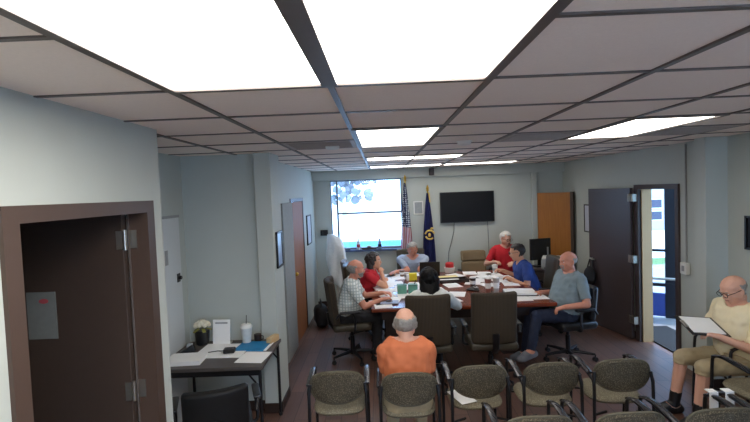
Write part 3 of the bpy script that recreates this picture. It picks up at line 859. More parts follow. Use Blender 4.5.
dup(oc, (-.43, 5.76, 0), -PI / 2 + .12, 'ribbed olive office chair with the man in the plaid shirt')
far = office_chair((1.66, 8.04, 0), PI + .05, 'empty tan two-cushion office chair at the far end of the table below the television', M['tanfab'], M['tanfab'], GO, bw=.225, top=.99, split=True)
bc = office_chair((2.22, 5.50, 0), PI / 2 + .25, 'black office chair with the man in the grey shirt', M['black'], M['black'], GO, bw=.22, top=.90)
dk = office_chair((2.27, 6.65, 0), PI / 2, 'dark olive leather office chair with the man in the navy shirt', M['olive'], M['olive'], GO, bw=.25, top=1.08)
dup(dk, (.50, 7.92, 0), PI, 'dark office chair with the grey haired man at the head of the table')
dup(dk, (-.27, 6.66, 0), -PI / 2, 'dark office chair with the woman in the red shirt')
dup(bc, (2.27, 8.0, 0), PI - .1, 'dark office chair with the white haired person in the red top')
gc = office_chair((-.36, 7.36, 0), -PI / 2 + .1, 'empty grey office chair at the far left end of the table', mat('grey_upholstery', (132, 130, 132), .85, bump=.3, bscale=40), M['dgrey'], GO, bw=.22, top=1.03)
desk_chair = office_chair((-1.27, 3.28, 0), .35, 'black office chair in front of the alcove table, bottom left', M['blackleather'], M['blackleather'], None, bw=.22, top=.82)

# ------------------------------------------------------------------ conference table
TX0, TX1, TY0, TY1, TZ = -.16, 2.03, 5.30, 7.56, .75
t = thing('conference_table', 'large reddish brown conference table covered in papers', 'table', ((TX0 + TX1) / 2, (TY0 + TY1) / 2, 0))
hx, hy = (TX1 - TX0) / 2, (TY1 - TY0) / 2
obj('tabletop', MB().span((-hx, -hy, TZ - .045), (hx, hy, TZ), bev=.012), M['mahog'], t)
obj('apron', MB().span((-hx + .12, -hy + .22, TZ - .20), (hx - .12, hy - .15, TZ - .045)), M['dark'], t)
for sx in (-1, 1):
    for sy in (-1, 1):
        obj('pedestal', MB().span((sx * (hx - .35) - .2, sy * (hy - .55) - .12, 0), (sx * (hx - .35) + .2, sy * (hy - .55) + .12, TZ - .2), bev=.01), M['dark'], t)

GP = 'loose papers on the conference table'
papers = [(-.02, 5.46, .1), (.10, 5.74, -.2), (.02, 6.02, .3), (.18, 6.75, .1), (.08, 7.02, -.2), (.25, 7.15, .2), (.12, 7.36, .05), (.30, 6.45, .5),
          (1.68, 5.56, .05), (1.75, 5.98, -.15), (1.48, 6.42, .3), (1.80, 6.42, -.1), (1.70, 6.70, .12), (1.55, 7.00, .4), (1.75, 7.12, .1),
          (1.30, 6.60, -.3), (.98, 6.45, .2), (.72, 6.20, .15), (.82, 5.62, .3), (1.15, 7.20, .5), (.95, 5.90, -.25), (1.40, 7.35, -.1), (.40, 5.80, .2), (.55, 7.40, .1)]
papers += [(-.05, 5.62, .4), (.02, 6.25, -.1), (-.04, 6.45, .2), (.22, 6.30, -.3), (.04, 6.62, .0), (-.03, 6.90, .3), (.16, 7.38, -.4), (.30, 7.28, .1), (.28, 5.92, .15), (.46, 6.35, -.1), (.60, 6.60, .3), (.45, 6.62, -.25), (1.85, 6.90, .1), (1.45, 6.75, .0), (1.62, 7.28, -.2), (1.90, 5.62, .0)]
for k, (x, y, a) in enumerate(papers):
    sheet('paper_sheet', 'loose white paper sheet lying on the conference table', 'paper', x, y, TZ + .0005 * (k % 3), .215, .28, a, M['paper'], .003, GP)
t = thing('document_binder', 'thick stack of white papers on a dark binder near the grey shirted man', 'binder', (1.74, 5.80, TZ + .004), -.1)
obj('cover', MB().span((-.2, -.15, 0), (.2, .15, .012), bev=.002), M['black'], t)
obj('pages', MB().span((-.19, -.14, .012), (.185, .14, .035)), M['paper'], t)
t = thing('legal_pad', 'pale yellow legal pad on the far half of the table', 'notepad', (1.0, 6.98, TZ + .004), .15)
obj('pages', MB().span((-.16, -.13, 0), (.16, .11, .015)), mat('pale_yellow_paper', (236, 222, 160), .8), t)
obj('binding', MB().span((-.16, .11, 0), (.16, .13, .017)), M['tan'], t)
t = thing('document_tray', 'dark document tray in the middle of the conference table', 'tray', (1.03, 6.72, TZ + .004), .08)
b = MB(); b.span((-.22, -.10, 0), (.22, .10, .01)); b.span((-.22, -.10, 0), (-.21, .10, .045)); b.span((.21, -.10, 0), (.22, .10, .045)); b.span((-.22, .09, 0), (.22, .10, .045)); b.span((-.22, -.1, 0), (.22, -.09, .045))
obj('tray_body', b, M['dark'], t)
obj('documents', MB().span((-.18, -.08, .01), (.1, .08, .025)), M['paper'], t)
def tub(x, y, label, m, w_=.125, h=.11):
    t = thing('tub', label, 'tub', (x, y, TZ))
    b = MB(); b.box((0, 0, h / 2), (w_, w_ * .8, h), None, .012, 3); obj('tub_body', b, m, t, 50)
    obj('lid', MB().box((0, 0, h + .006), (w_ * 1.05, w_ * .86, .014), None, .004), mat('green_lid', (92, 140, 128), .5), t)
    obj('pen', MB().cyl((.02, .0, h), (.05, .01, h + .07), .006, 8), M['black'], t)
teal = mat('teal_plastic', (96, 158, 142), .45)
tub(.24, 6.06, 'teal square tub on the table, the one nearer the man in the plaid shirt', teal)
tub(.385, 6.05, 'teal square tub on the table, the one nearer the black haired woman', teal)
t = thing('note_block', 'bright yellow note block in front of the head of the table', 'note block', (.45, 6.93, TZ + .003))
obj('block_body', MB().box((0, 0, .055), (.12, .08, .11), None, .004), mat('bright_yellow', (224, 206, 40), .6), t)
obj('block_side', MB().box((-.08, 0, .045), (.04, .08, .09), None, .003), M['paper'], t)
t = thing('laptop', 'black laptop open in front of the head of the table, its lid towards us', 'laptop', (.74, 7.22, TZ + .003))
obj('keyboard_base', MB().span((-.16, 0, 0), (.16, .22, .018), bev=.003), M['black'], t)
obj('lid', MB().box((0, -.025, .12), (.32, .012, .23), Matrix.Rotation(.22, 3, 'X'), .003), M['black'], t)
t = thing('snack_tub', 'white and red snack tub at the far side of the table', 'tub', (1.10, 7.50, TZ))
obj('tub_body', MB().lathe([(.075, 0), (.09, .08), (.09, .085)]), M['white'], t, 40)
obj('red_lid', MB().lathe([(.068, .08), (.07, .085), (.07, .15), (.05, .165)]), mat('bright_red_plastic', (196, 36, 40), .4), t, 40)
def tumbler(x, y, label, m, h=.19, lid=True, z=TZ):
    t = thing('tumbler', label, 'cup', (x, y, z))
    obj('cup_body', MB().lathe([(.030, 0), (.033, .005), (.043, h), (.044, h + .002)]), m, t, 40)
    if lid: obj('lid', MB().lathe([(.046, h), (.046, h + .012), (.03, h + .02)]), M['white'], t, 40)
    obj('sleeve', MB().lathe([(.0375, h * .35), (.0425, h * .72)]), M['paper'] if m is not M['white'] else M['grey'], t, 40)
tumbler(1.36, 5.90, 'reddish brown tumbler near the right olive chair', mat('reddish_brown_cup', (150, 100, 88), .4))
tumbler(1.46, 5.88, 'pale grey tumbler beside the reddish brown tumbler', mat('pale_grey_cup', (176, 172, 168), .35), .2)
tumbler(1.78, 7.22, 'white foam cup in front of the navy shirted man', M['white'], .13)
tumbler(.36, 7.05, 'small white cup beside the yellow note block', M['white'], .10, False)
tumbler(.30, 7.28, 'brown paper cup near the head of the table', mat('brown_cup', (140, 110, 96), .6), .10, False)
tumbler(1.24, 6.30, 'dark cup in the middle of the table right of the black haired woman', M['dark'], .13)
t = thing('conference_phone', 'black conference telephone on the table behind the reddish brown tumbler', 'telephone', (1.22, 6.08, TZ + .003), .4)
b = MB(); b.hull([((math.cos(a) * .10, math.sin(a) * .10, .012), .012) for a in (0.5, 2.6, 4.7)] + [((0, 0, .045), .02)]); obj('body', b, M['black'], t, 50)
obj('keypad', MB().box((0, -.03, .048), (.06, .05, .006), Matrix.Rotation(.15, 3, 'X'), .002), M['grey'], t)
t = thing('eyeglass_case', 'light blue-grey notebook by the near left corner of the table', 'notebook', (.06, 5.55, TZ + .005), -.1)
t.name = 'notebook'
obj('cover', MB().span((-.11, -.08, 0), (.11, .08, .014), bev=.002), mat('blue_grey_cover', (140, 150, 176), .5), t)
obj('window_label', MB().span((-.04, -.03, .014), (.04, .03, .016)), M['dark'], t)

# ------------------------------------------------------------------ back right: cabinet, monitor, printer
t = thing('low_cabinet', 'low dark cabinet in the back right corner under the black monitor', 'cabinet', (2.86, 7.60, 0), -.4)
obj('body', MB().span((-.32, -.22, .04), (.32, .22, .72), bev=.004), M['dark'], t)
obj('top', MB().span((-.34, -.24, .72), (.34, .24, .75), bev=.004), M['leafr'], t)
for sx in (-.16, .16):
    d = obj('door', MB().span((sx - .15, -.235, .07), (sx + .15, -.22, .69), bev=.003), M['leaf'], t)
    obj('handle', MB().cyl((sx + (-.11 if sx > 0 else .11), -.25, .35), (sx + (-.11 if sx > 0 else .11), -.25, .45), .007, 8), M['chrome'], d, 40)
t = thing('monitor', 'black monitor on the low cabinet in front of the oak door', 'monitor', (2.68, 7.72, .75), .3)
obj('screen_housing', MB().box((0, 0, .30), (.40, .04, .36), None, .008), M['black'], t)
obj('stand', MB().box((0, .03, .1), (.06, .03, .2), None, .004), M['black'], t)
obj('stand_foot', MB().box((0, .03, .01), (.22, .16, .02), None, .006), M['black'], t)
obj('side_strip', MB().box((.13, -.028, .25), (.028, .012, .16), None, .003), M['grey'], t)
t = thing('printer', 'pale grey printer on the low cabinet right of the black monitor', 'printer', (2.80, 7.46, .75), -.4)
obj('body', MB().box((0, 0, .09), (.36, .30, .18), None, .03, 3), M['grey'], t, 50)
obj('paper_tray', MB().box((0, -.16, .04), (.26, .1, .02), None, .004), M['dgrey'], t)
obj('lid', MB().box((0, .0, .19), (.34, .27, .03), None, .012, 3), M['white'], t, 50)
# black bag on the door lever
q = V((3.345, 6.10, 0)) + (V((3.17, 6.93, 0)) - V((3.345, 6.10, 0))) * .90 + V((-.085, -.03, 0))
t = thing('shoulder_bag', 'black shoulder bag hanging from the lever of the dark entry door', 'bag', (q.x, q.y, .74), .3)
b = MB(); b.sph((0, 0, 0), .14, (.5, .75, 1.1), 3)
for v in b.bm.verts: v.co += V((1, 1, 1)) * .012 * noise.noise(v.co * 14)
obj('bag_body', b, mat('black_cloth_bag', (26, 26, 30), .7), t, 60)
obj('strap', MB().tube([(.0, -.06, .10), (.02, -.02, .24), (.02, .02, .255), (0, .06, .10)], .010, 8), M['black'], t, 60)

# ------------------------------------------------------------------ people
def seg_d(P, a, b):
    ab = b - a; t = np.clip(((P - a) @ ab) / max(ab @ ab, 1e-9), 0, 1)
    return np.linalg.norm(P - (a + t[:, None] * ab), axis=1), t

def rotm(yaw, pitch, roll=0):
    return Matrix.Rotation(yaw, 3, 'Z') @ Matrix.Rotation(pitch, 3, 'X') @ Matrix.Rotation(roll, 3, 'Y')

def person(label, loc, rz, skin, lean=0, side=0, seat=.47, hands=None, feet=None, knees=None, head=(0, 0), girth=1.0, sh=.185, s=1.0,
           top=None, top_sleeve=.62, bottom=None, bottom_len=1.0, shoe=None, hair=None, hairstyle='short', beard=None, glasses=False,
           belt=.02, sock=None, female=False, grip=(.9, .9), spine=.50):
    """local frame: faces +y, right hand +x, origin on the floor under the hips"""
    root = thing('person', label, 'person', loc, rz)
    skm, hairm = skin, hair
    hip = V((0, 0, seat + .10)); a = math.radians(lean); b = math.radians(side)
    up = V((math.sin(b), math.sin(a), math.cos(a) * math.cos(b))).normalized()
    rt = V((0, 1, 0)).cross(up).normalized(); fw = up.cross(rt).normalized()
    A = lambda x, y, z: hip + rt * x + fw * y + up * z
    SP = spine * s
    B = MB(); caps = []
    def rc(p, q, r1, r2, lab):
        B.hull([(p, r1), (q, r2)], 2); caps.append((np.array(p), np.array(q), r1, r2, lab))
    G = girth
    pel = [(A(x, -.01, .0), .105 * (.9 + .1 * G)) for x in (-.075, .075)]
    wai = [(A(x, .01, .18), .105 * G) for x in (-.06 * G, .06 * G)] + [(A(0, .05 * G, .13), .115 * G)]
    che = [(A(x, .01, .36), .108 * (.6 + .4 * G)) for x in (-.085, .085)]
    sho = [(A(x * (sh - .035), -.01, SP - .02), .058) for x in (-1, 1)] + [(A(0, -.01, SP + .02), .05)]
    B.hull(pel + wai); B.hull(wai + che); B.hull(che + sho)
    if female:
        for x in (-.07, .07): B.sph(A(x, .10, .34), .065)
    caps.append((np.array(hip - up * .03), np.array(A(0, 0, SP - .02)), .15 * G, .14, 'torso'))
    for x in (-1, 1): caps.append((np.array(A(0, 0, SP - .03)), np.array(A(x * (sh - .03), -.01, SP - .03)), .07, .062, 'torso'))
    nk = A(0, -.005, SP + .02)
    R3 = Matrix((rt, fw, up)).transposed()
    # the head keeps itself upright apart from its own turn
    HR = R3 @ rotm(0, math.radians(lean * .55)) if False else rotm(head[0] + 0, -head[1]).to_3x3()
    hc = A(0, .0, SP + .06) + V((0, .03, .100)) + (HR @ V((0, .02, 0)) - V((0, .02, 0)))
    hd = lambda x, y, z: hc + HR @ V((x, y, z))
    rc(nk, hd(0, -.02, -.07), .060, .054, 'neck')
    cran = [(hd(0, -.025, .035), .082), (hd(0, .030, .040), .072), (hd(0, 0, .055), .073)]
    face = [(hd(x, .058, -.02), .034) for x in (-.034, .034)] + [(hd(0, .066, -.088), .022), (hd(0, .05, -.09), .03)] + [(hd(x, .0, -.055), .03) for x in (-.045, .045)] + [(hd(0, .055, .03), .05)]
    B.hull(cran + face[-1:]); B.hull(face + [(hd(0, 0, .02), .07)])
    B.hull([(hd(0, .098, .005), .008), (hd(0, .112, -.030), .013), (hd(0, .095, -.034), .016)])
    B.hull([(hd(-.035, .094, .022), .012), (hd(.035, .094, .022), .012), (hd(0, .100, .02), .010)])
    B.hull([(hd(-.018, .088, -.060), .009), (hd(.018, .088, -.060), .009), (hd(0, .094, -.058), .010)])
    for x in (-1, 1):
        B.hull([(hd(x * .078, -.005, .018), .012), (hd(x * .082, -.012, .0), .011), (hd(x * .077, .0, -.03), .010)])
    caps.append((np.array(hd(0, -.01, .05)), np.array(hd(0, .04, -.06)), .085, .05, 'head'))
    # arms
    UA, FA = .285 * s, .255 * s
    inv = Matrix.Rotation(-rz, 3, 'Z')
    def L(p): return inv @ (V(p) - V(loc))
    for k, x in enumerate((-1, 1)):
        S = A(x * sh, -.01, SP - .035)
        tgt, out = hands[k] if hands else ((A(x * .2, .25, .1)), None)
        Wt = L(tgt) if hands else V(tgt)
        d = Wt - S; dist = min(d.length, UA + FA - .004); d.normalize(); Wt = S + d * dist
        hint = V(out) if out else V((x * .6, -.3, -1))
        hint = (hint - d * hint.dot(d)).normalized()
        ca = (UA * UA + dist * dist - FA * FA) / (2 * UA * dist); ca = max(-1, min(1, ca))
        E_ = S + d * (UA * ca) + hint * (UA * math.sqrt(1 - ca * ca))
        rc(S, E_, .056 * (.7 + .3 * G), .043, 'uarm%d' % k); rc(E_, Wt, .042, .029, 'farm%d' % k)
        # hand: palm, four fingers in two joints, thumb leaving the side of the palm
        hdir = (Wt - E_).normalized(); hdir = (hdir + V((0, 0, -.15))).normalized()
        latv = hdir.cross(V((0, 0, 1)));  latv = latv.normalized() if latv.length > .2 else V((1, 0, 0))
        nrm = latv.cross(hdir).normalized()       # up side: back of the hand
        if nrm.z < 0: nrm = -nrm
        side_in = latv if latv.dot(V((-x, 0, 0))) > 0 else -latv   # thumb side
        pc = Wt + hdir * .085
        B.hull([(Wt, .026), (pc + side_in * .030, .013), (pc - side_in * .030, .013), (Wt + hdir * .03 + side_in * .024, .016), (Wt + hdir * .03 - side_in * .022, .016)])
        caps.append((np.array(Wt + hdir * .02), np.array(Wt + hdir * .17), .03, .03, 'hand'))
        cu = grip[k]
        for fi, (o, ln) in enumerate(((.030, .066), (.010, .074), (-.010, .070), (-.030, .056))):
            p0 = pc + side_in * o - hdir * .008
            d1 = (hdir * math.cos(cu * .6) - nrm * math.sin(cu * .6) + side_in * o * 2).normalized()
            d2 = (hdir * math.cos(cu * 1.5) - nrm * math.sin(cu * 1.5)).normalized()
            p1 = p0 + d1 * ln * .55; p2 = p1 + d2 * ln * .5
            B.hull([(p0, .0105), (p1, .0092)], 1); B.hull([(p1, .0092), (p2, .0078)], 1)
        t0 = Wt + hdir * .028 + side_in * .024; t1 = t0 + (hdir * .6 + side_in * .7 - nrm * .3).normalized() * .042; t2 = t1 + (hdir * .95 + side_in * .12 - nrm * .35).normalized() * .036
        B.hull([(t0, .0135), (t1, .0105)], 1); B.hull([(t1, .0105), (t2, .0085)], 1)
    # legs
    for k, x in enumerate((-1, 1)):
        hj = hip + V((x * .085, 0, -.015))
        kn = L(knees[k]) if knees else hip + V((x * .12, .42 * s, -.03))
        an = L(feet[k]) if feet else V((x * .12, .40 * s, .085))
        kd = (kn - hj); kn = hj + kd.normalized() * min(kd.length, .45)
        rc(hj, kn, .090 * (.7 + .3 * G), .062, 'thigh%d' % k); rc(kn, an, .058, .040, 'shin%d' % k)
        fd = V((kn.x - hj.x, kn.y - hj.y, 0)).normalized()
        if an.z > .16: fd = (fd + V((0, 0, -.15))).normalized()
        he = an - fd * .045 + V((0, 0, -.048)); toe = an + fd * .155 + V((0, 0, -.058))
        B.hull([(an, .040), (he, .034), (an + fd * .05 + V((0, 0, -.03)), .040), (toe, .028), (toe - fd * .04 + fd.cross(V((0, 0, 1))) * .02, .030), (toe - fd * .04 - fd.cross(V((0, 0, 1))) * .02, .030)])
        caps.append((np.array(he), np.array(toe), .045, .035, 'foot%d' % k))
    # one continuous surface
    tmp = bpy.data.meshes.new('body'); B.bm.to_mesh(tmp); B.bm.free()
    o = bpy.data.objects.new('body_source', tmp); COL.objects.link(o)
    md = o.modifiers.new('r', 'REMESH'); md.mode = 'VOXEL'; md.voxel_size = .0062
    ms = o.modifiers.new('s', 'SMOOTH'); ms.iterations = 5; ms.factor = .5
    dg = bpy.context.evaluated_depsgraph_get()
    me = bpy.data.meshes.new_from_object(o.evaluated_get(dg))
    bpy.data.objects.remove(o); bpy.data.meshes.remove(tmp)
    n = len(me.vertices)
    co = np.empty(n * 3, np.float32); me.vertices.foreach_get('co', co); co = co.reshape(-1, 3).astype(float)
    no = np.empty(n * 3, np.float32); me.vertices.foreach_get('normal', no); no = no.reshape(-1, 3).astype(float)
    D = []; TT = []
    for (p, q, r1, r2, lab) in caps:
        d, t = seg_d(co, p, q); D.append(d - (r1 + (r2 - r1) * t)); TT.append(t)
    D = np.array(D); TT = np.array(TT); ix = D.argmin(0)
    labs = [c[4] for c in caps]; lab = np.array([labs[i] for i in ix]); tt = TT[ix, np.arange(n)]
    me.materials.clear(); me.materials.append(skm)
    body = bpy.data.objects.new('body', me); COL.objects.link(body); body.parent = root
    me.polygons.foreach_set('use_smooth', [True] * len(me.polygons))
    faces = [tuple(p.vertices) for p in me.polygons]
    upn = np.array(up); hgt = (co - np.array(hip)) @ upn
    def garment(name, mask, off, m, par=body, wr=0.0, wsc=18):
        off = np.full(n, off) if np.isscalar(off) else off
        fs = [f for f in faces if all(mask[v] for v in f)]
        if not fs: return None
        used = {}; vs = []
        for f in fs:
            for v in f:
                if v not in used:
                    used[v] = len(vs); e = off[v]
                    if wr: e += wr * max(-.4, noise.noise(V(co[v] * wsc)))
                    vs.append(co[v] + no[v] * e)
        nf = [tuple(used[v] for v in f) for f in fs]
        ec = {}
        for f in fs:
            for i in range(len(f)):
                e = (f[i], f[(i + 1) % len(f)]); ec[e] = 1
        rim = {}
        def inner(v):
            if v not in rim: rim[v] = len(vs); vs.append(co[v] - no[v] * .001)
            return rim[v]
        for (u, v) in list(ec):
            if (v, u) not in ec: nf.append((used[v], used[u], inner(u), inner(v)))
        g = bpy.data.meshes.new(name); g.from_pydata([tuple(v) for v in vs], [], nf); g.materials.append(m)
        g.polygons.foreach_set('use_smooth', [True] * len(g.polygons))
        go = bpy.data.objects.new(name, g); COL.objects.link(go); go.parent = par
        return go
    isT = (lab == 'torso') & (np.linalg.norm(co - np.array(hc), axis=1) > .150)
    ua = np.char.startswith(lab, 'uarm'); fa = np.char.startswith(lab, 'farm')
    if top is not None:
        nd = np.linalg.norm(co - np.array(nk + up * .01 + fw * .01), axis=1)
        mask = (isT & (hgt > belt) & (nd > .076)) | (ua & (tt < min(1, top_sleeve))) 
        if top_sleeve > 1: mask |= ua | (fa & (tt < top_sleeve - 1))
        garment('shirt', mask, .011, top, wr=.010)
    if bottom is not None:
        th = np.char.startswith(lab, 'thigh'); shn = np.char.startswith(lab, 'shin')
        mask = (isT & (hgt <= belt + .015)) | th
        mask |= shn & (tt < bottom_len)
        garment('trousers' if bottom_len > .6 else 'shorts', mask, .010, bottom, wr=.008)
    if sock is not None:
        shn = np.char.startswith(lab, 'shin'); [garment('sock', (lab == 'shin%d' % k) & (tt > .72), .005, sock) for k in (0, 1)]
    if shoe is not None:
        [garment('shoe', lab == 'foot%d' % k, .007, shoe) for k in (0, 1)]
    # head coordinates
    HRi = np.array(HR.transposed()); hl = (co - np.array(hc)) @ HRi.T
    isH = (lab == 'head') | ((lab == 'neck') & (hl[:, 2] > -.13))
    wob = np.array([noise.noise(V(c * 40)) for c in co[isH]]) * .012
    wb = np.zeros(n); wb[isH] = wob
    X, Y, Z = hl[:, 0], hl[:, 1], hl[:, 2]
    line = None
    if hairstyle == 'short': line = isH & (Z + wb > np.where(Y > .055, .078, np.where(Y > .0, .045, -.055 - Y * .2))) & ~((np.abs(X) > .085) & (Z < .03)); off = .014 + wb * .6
    elif hairstyle == 'receding': line = isH & (Z + wb > np.where(Y > .03, .2, np.where(Y > -.02, .045, -.06))) ; off = .010 + wb * .6
    elif hairstyle == 'fringe': line = isH & (Z + wb < .062) & (Z + wb > np.where(Y > -.01, .03, -.065)) & (Y < .015); off = .009 + wb * .5
    elif hairstyle == 'stubble': line = isH & (Z + wb < .05) & (Z + wb > np.where(Y > -.01, .02, -.06)) & (Y < .0); off = .002 + wb * .1
    elif hairstyle == 'long': line = isH & (Z + wb > np.where(Y > .055, .075, np.where(Y > .02, .0, -.16))); off = .022 + wb * .8
    if hair is not None and line is not None:
        garment('hair', line, off, hair)
    if hairstyle == 'long':
        hb = MB(); hb.hull([(hd(-.055, -.045, -.02), .05), (hd(.055, -.045, -.02), .05), (hd(-.07, -.055, -.17), .045), (hd(.07, -.055, -.17), .045), (hd(0, -.075, -.20), .05)], 3)
        for v in hb.bm.verts: v.co += V((1, 1, 0)) * .006 * noise.noise(V((v.co.x * 60, v.co.y * 60, v.co.z * 8)))
        obj('hair_length', hb, hair, body, 70)
    if beard is not None:
        bm_ = isH & (Z + wb * .5 < -.035) & (Y > .02) & ~((np.abs(X) < .022) & (Z > -.068) & (Z < -.05)) & (Z > -.125)
        if beard[1] == 'goatee': bm_ &= (np.abs(X) < .034) & (Y > .05)
        garment('beard', bm_, .007 + wb * .3, beard[0])
    for x in (-.032, .032):
        ey = MB(); ey.sph(hd(x, .083, .005), .0135, n=2); ey.mi = 1; ey.sph(hd(x, .0935, .004), .0055, n=1)
        obj('eye', ey, [M['eyewhite'], M['iris']], body, 60)
    for x in (-.034, .034):
        eb = MB(); eb.hull([(hd(x - .016, .101, .026), .0035), (hd(x + .016, .101, .026), .0035)], 1)
        obj('eyebrow', eb, hair or M['greyhair'], body, 60)
    lp = MB(); lp.hull([(hd(-.020, .095, -.061), .004), (hd(.020, .095, -.061), .004), (hd(0, .103, -.060), .0045)], 1)
    obj('lips', lp, M['lips'], body, 60)
    if glasses:
        gl = MB()
        for x in (-.034, .034):
            gl.tube([hd(x + math.cos(q) * .026, .118, .002 + math.sin(q) * .020) for q in [2 * PI * i / 14 for i in range(15)]], .0024, 6)
            gl.tube([hd(math.copysign(.060, x), .118, .008), hd(math.copysign(.083, x), .06, .012), hd(math.copysign(.083, x), -.01, .014)], .0024, 6)
        gl.tube([hd(-.008, .120, .006), hd(.008, .120, .006)], .0024, 6)
        obj('glasses', gl, M['blackm'], body, 60)
    root['_'] = 0; del root['_']
    return root, body, hd

M['eyewhite'] = mat('eye_white', (226, 222, 216), .3); M['iris'] = mat('iris_dark', (50, 40, 34), .3)
M['lips'] = mat('lips', (168, 104, 96), .5); M['greyhair'] = mat('grey_hair', (150, 146, 140), .8, var=.3, scale=60, bump=.5)
M['whitehair'] = mat('white_hair', (206, 202, 196), .8, var=.2, scale=60, bump=.5)
M['blackhair'] = mat('black_hair', (13, 11, 11), .6, var=.3, scale=60, bump=.3, spec=.2)
M['darkhair'] = mat('dark_brown_hair', (40, 32, 30), .5, var=.3, scale=60, bump=.4)
skA = mat('light_skin', (216, 164, 140), .55, var=.05, scale=25)
skB = mat('ruddy_skin', (206, 140, 116), .55, var=.07, scale=25)
skC = mat('warm_skin', (206, 152, 122), .55, var=.05, scale=25)
denim = mat('dark_blue_denim', (28, 37, 60), .85, var=.2, scale=60)
blackcl = mat('black_cloth', (30, 30, 34), .85)
orange = mat('orange_cotton', (212, 120, 78), .85, var=.05, scale=12)
cream = mat('cream_cotton', (228, 214, 178), .85, var=.04, scale=12)
khaki = mat('khaki_cloth', (172, 156, 124), .85)
lightblue = mat('light_blue_cotton', (164, 178, 200), .85, var=.05)
greytee = mat('grey_green_cotton', (124, 140, 146), .85, var=.05)
navycl = mat('navy_blue_cotton', (36, 62, 128), .8, var=.08)
redcl = mat('red_cotton', (196, 30, 44), .8, var=.08)
whitecl = mat('white_blouse', (214, 218, 214), .85)
shoebk = mat('black_shoe', (26, 26, 28), .5)
shoegrey = mat('grey_running_shoe', (110, 114, 124), .7, var=.4, scale=18)

# man in orange, seen from behind, in the audience chair
person('person seen from behind in an orange t-shirt sitting in a speckled waiting chair', (.155, 3.40, 0), 0, skA, lean=12, seat=.44,
       hands=[((.02, 3.78, .62), (0, -.3, -1)), ((.29, 3.78, .62), (0, -.3, -1))], girth=1.0, sh=.168, top=orange, top_sleeve=.6, bottom=khaki, shoe=shoebk,
       hair=M['greyhair'], hairstyle='fringe', head=(0, .05), spine=.395)
# man in plaid on the left of the table
person('person in a pale plaid shirt with a grey beard, left side of the table', (-.52, 5.74, 0), -PI / 2 + .08, skB, lean=16, seat=.48,
       hands=[((-.02, 5.92, .80), None), ((-.02, 5.60, .79), None)], girth=1.2, sh=.195, top=plaid('pale_plaid'), top_sleeve=.75, bottom=blackcl, shoe=shoebk,
       hair=M['greyhair'], hairstyle='fringe', beard=(M['greyhair'], 'full'), head=(.1, 0), spine=.43)
# woman in red, hand at her mouth
person('person in red with dark hair resting the chin on a hand at the table', (-.34, 6.64, 0), -PI / 2, skC, lean=21, seat=.47,
       hands=[((-.04, 6.78, .80), None), ((-.03, 6.60, .95), (.25, .75, -.6))], girth=.98, sh=.175, top=redcl, top_sleeve=.55, bottom=blackcl, shoe=shoebk,
       hair=M['darkhair'], hairstyle='long', head=(-.1, -.1), female=True, spine=.41)
# man at the head of the table
person('person with grey hair in a light blue shirt leaning over papers at the table head', (.51, 7.95, 0), PI, skB, lean=24, seat=.47,
       hands=[((.82, 7.44, .80), (.9, .1, -.4)), ((.20, 7.44, .80), (-.9, .1, -.4))], girth=1.1, sh=.215, top=lightblue, top_sleeve=.8, bottom=blackcl, shoe=shoebk,
       hair=M['greyhair'], hairstyle='short', head=(0, .3), spine=.44)
# black haired woman with her back to us
person('person with long black hair and a white top seated with the back to us', (.50, 4.90, 0), .02, skC, lean=8, seat=.48,
       hands=[((.36, 5.36, .80), None), ((.70, 5.36, .80), (.9, -.1, -.5))], girth=1.0, sh=.19, top=whitecl, top_sleeve=1.6, bottom=blackcl, shoe=shoebk,
       hair=M['blackhair'], hairstyle='long', head=(0, .1), female=True, spine=.40)
# navy shirt
person('person in a navy blue shirt leaning on the right side of the table', (2.18, 6.64, 0), PI / 2, skC, lean=20, seat=.48,
       hands=[((1.84, 6.52, .80), None), ((1.84, 6.98, .84), None)], girth=1.15, sh=.20, top=navycl, top_sleeve=.7, bottom=denim, shoe=shoebk,
       hair=M['darkhair'], hairstyle='short', head=(-.15, .1), glasses=True, spine=.455)
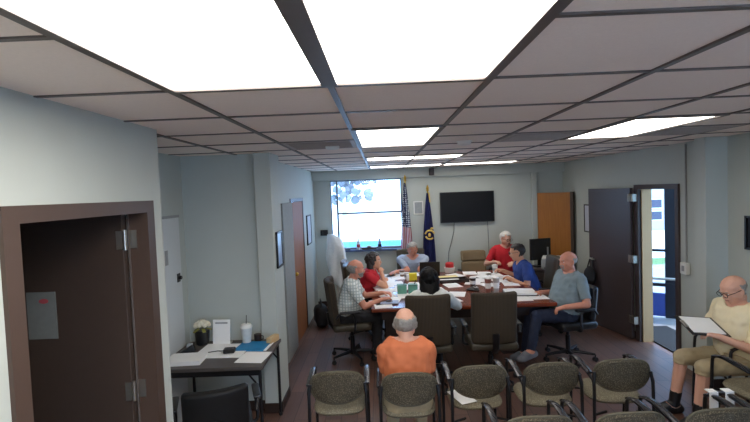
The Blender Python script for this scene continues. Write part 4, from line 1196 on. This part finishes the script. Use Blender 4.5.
# red top, white hair at the back
person('person with white hair and glasses in a red top against the back wall', (2.13, 8.00, 0), PI + .25, skA, lean=6, seat=.50,
       hands=[((2.18, 7.66, .84), None), ((1.90, 7.70, .86), None)], girth=1.1, sh=.19, top=redcl, top_sleeve=.75, bottom=blackcl, shoe=shoebk,
       hair=M['whitehair'], hairstyle='short', head=(.1, .15), glasses=True, spine=.47)
# grey shirt, leaning back
person('person in a grey t-shirt with a goatee leaning back in a black chair', (2.19, 5.50, 0), PI / 2 + .2, skB, lean=-10, seat=.47,
       hands=[((2.07, 5.20, .72), None), ((1.98, 5.72, .78), None)], girth=1.3, sh=.205, top=greytee, top_sleeve=.8, bottom=denim, shoe=shoegrey,
       knees=[(1.78, 5.30, .60), (1.80, 5.58, .60)], feet=[(1.66, 5.16, .24), (1.70, 5.52, .09)],
       hair=M['greyhair'], hairstyle='stubble', beard=(M['greyhair'], 'goatee'), head=(.05, -.02), spine=.47)
# reading man on the right
person('person in a cream t-shirt reading papers on a clipboard by the right wall', (3.13, 3.96, 0), PI / 2 + .04, skA, lean=6, seat=.46,
       hands=[((2.80, 3.80, .80), (-.3, -.4, -1)), ((2.80, 4.06, .80), None)], girth=1.3, sh=.205, top=cream, top_sleeve=.85, bottom=khaki, bottom_len=.12, shoe=shoebk, sock=shoebk,
       knees=[(2.70, 3.84, .52), (2.68, 4.10, .52)], feet=[(2.66, 3.86, .085), (2.62, 4.12, .085)],
       hair=M['greyhair'], hairstyle='stubble', head=(0, .38), glasses=True, spine=.45)
t = thing('clipboard', 'dark clipboard with white papers in the hands of the reading man in cream', 'clipboard', (2.74, 3.92, .86), PI / 2)
rx = Matrix.Rotation(-.38, 3, 'Y') @ Matrix.Rotation(.12, 3, 'X')
obj('board', MB().box((0, 0, 0), (.26, .34, .006), rx, .002), M['black'], t)
obj('papers', MB().box((0, -.0, .008), (.215, .28, .006), rx), M['paper'], t)
obj('clip', MB().box((0, .15, .026), (.09, .03, .012), rx, .003), M['chrome'], t)
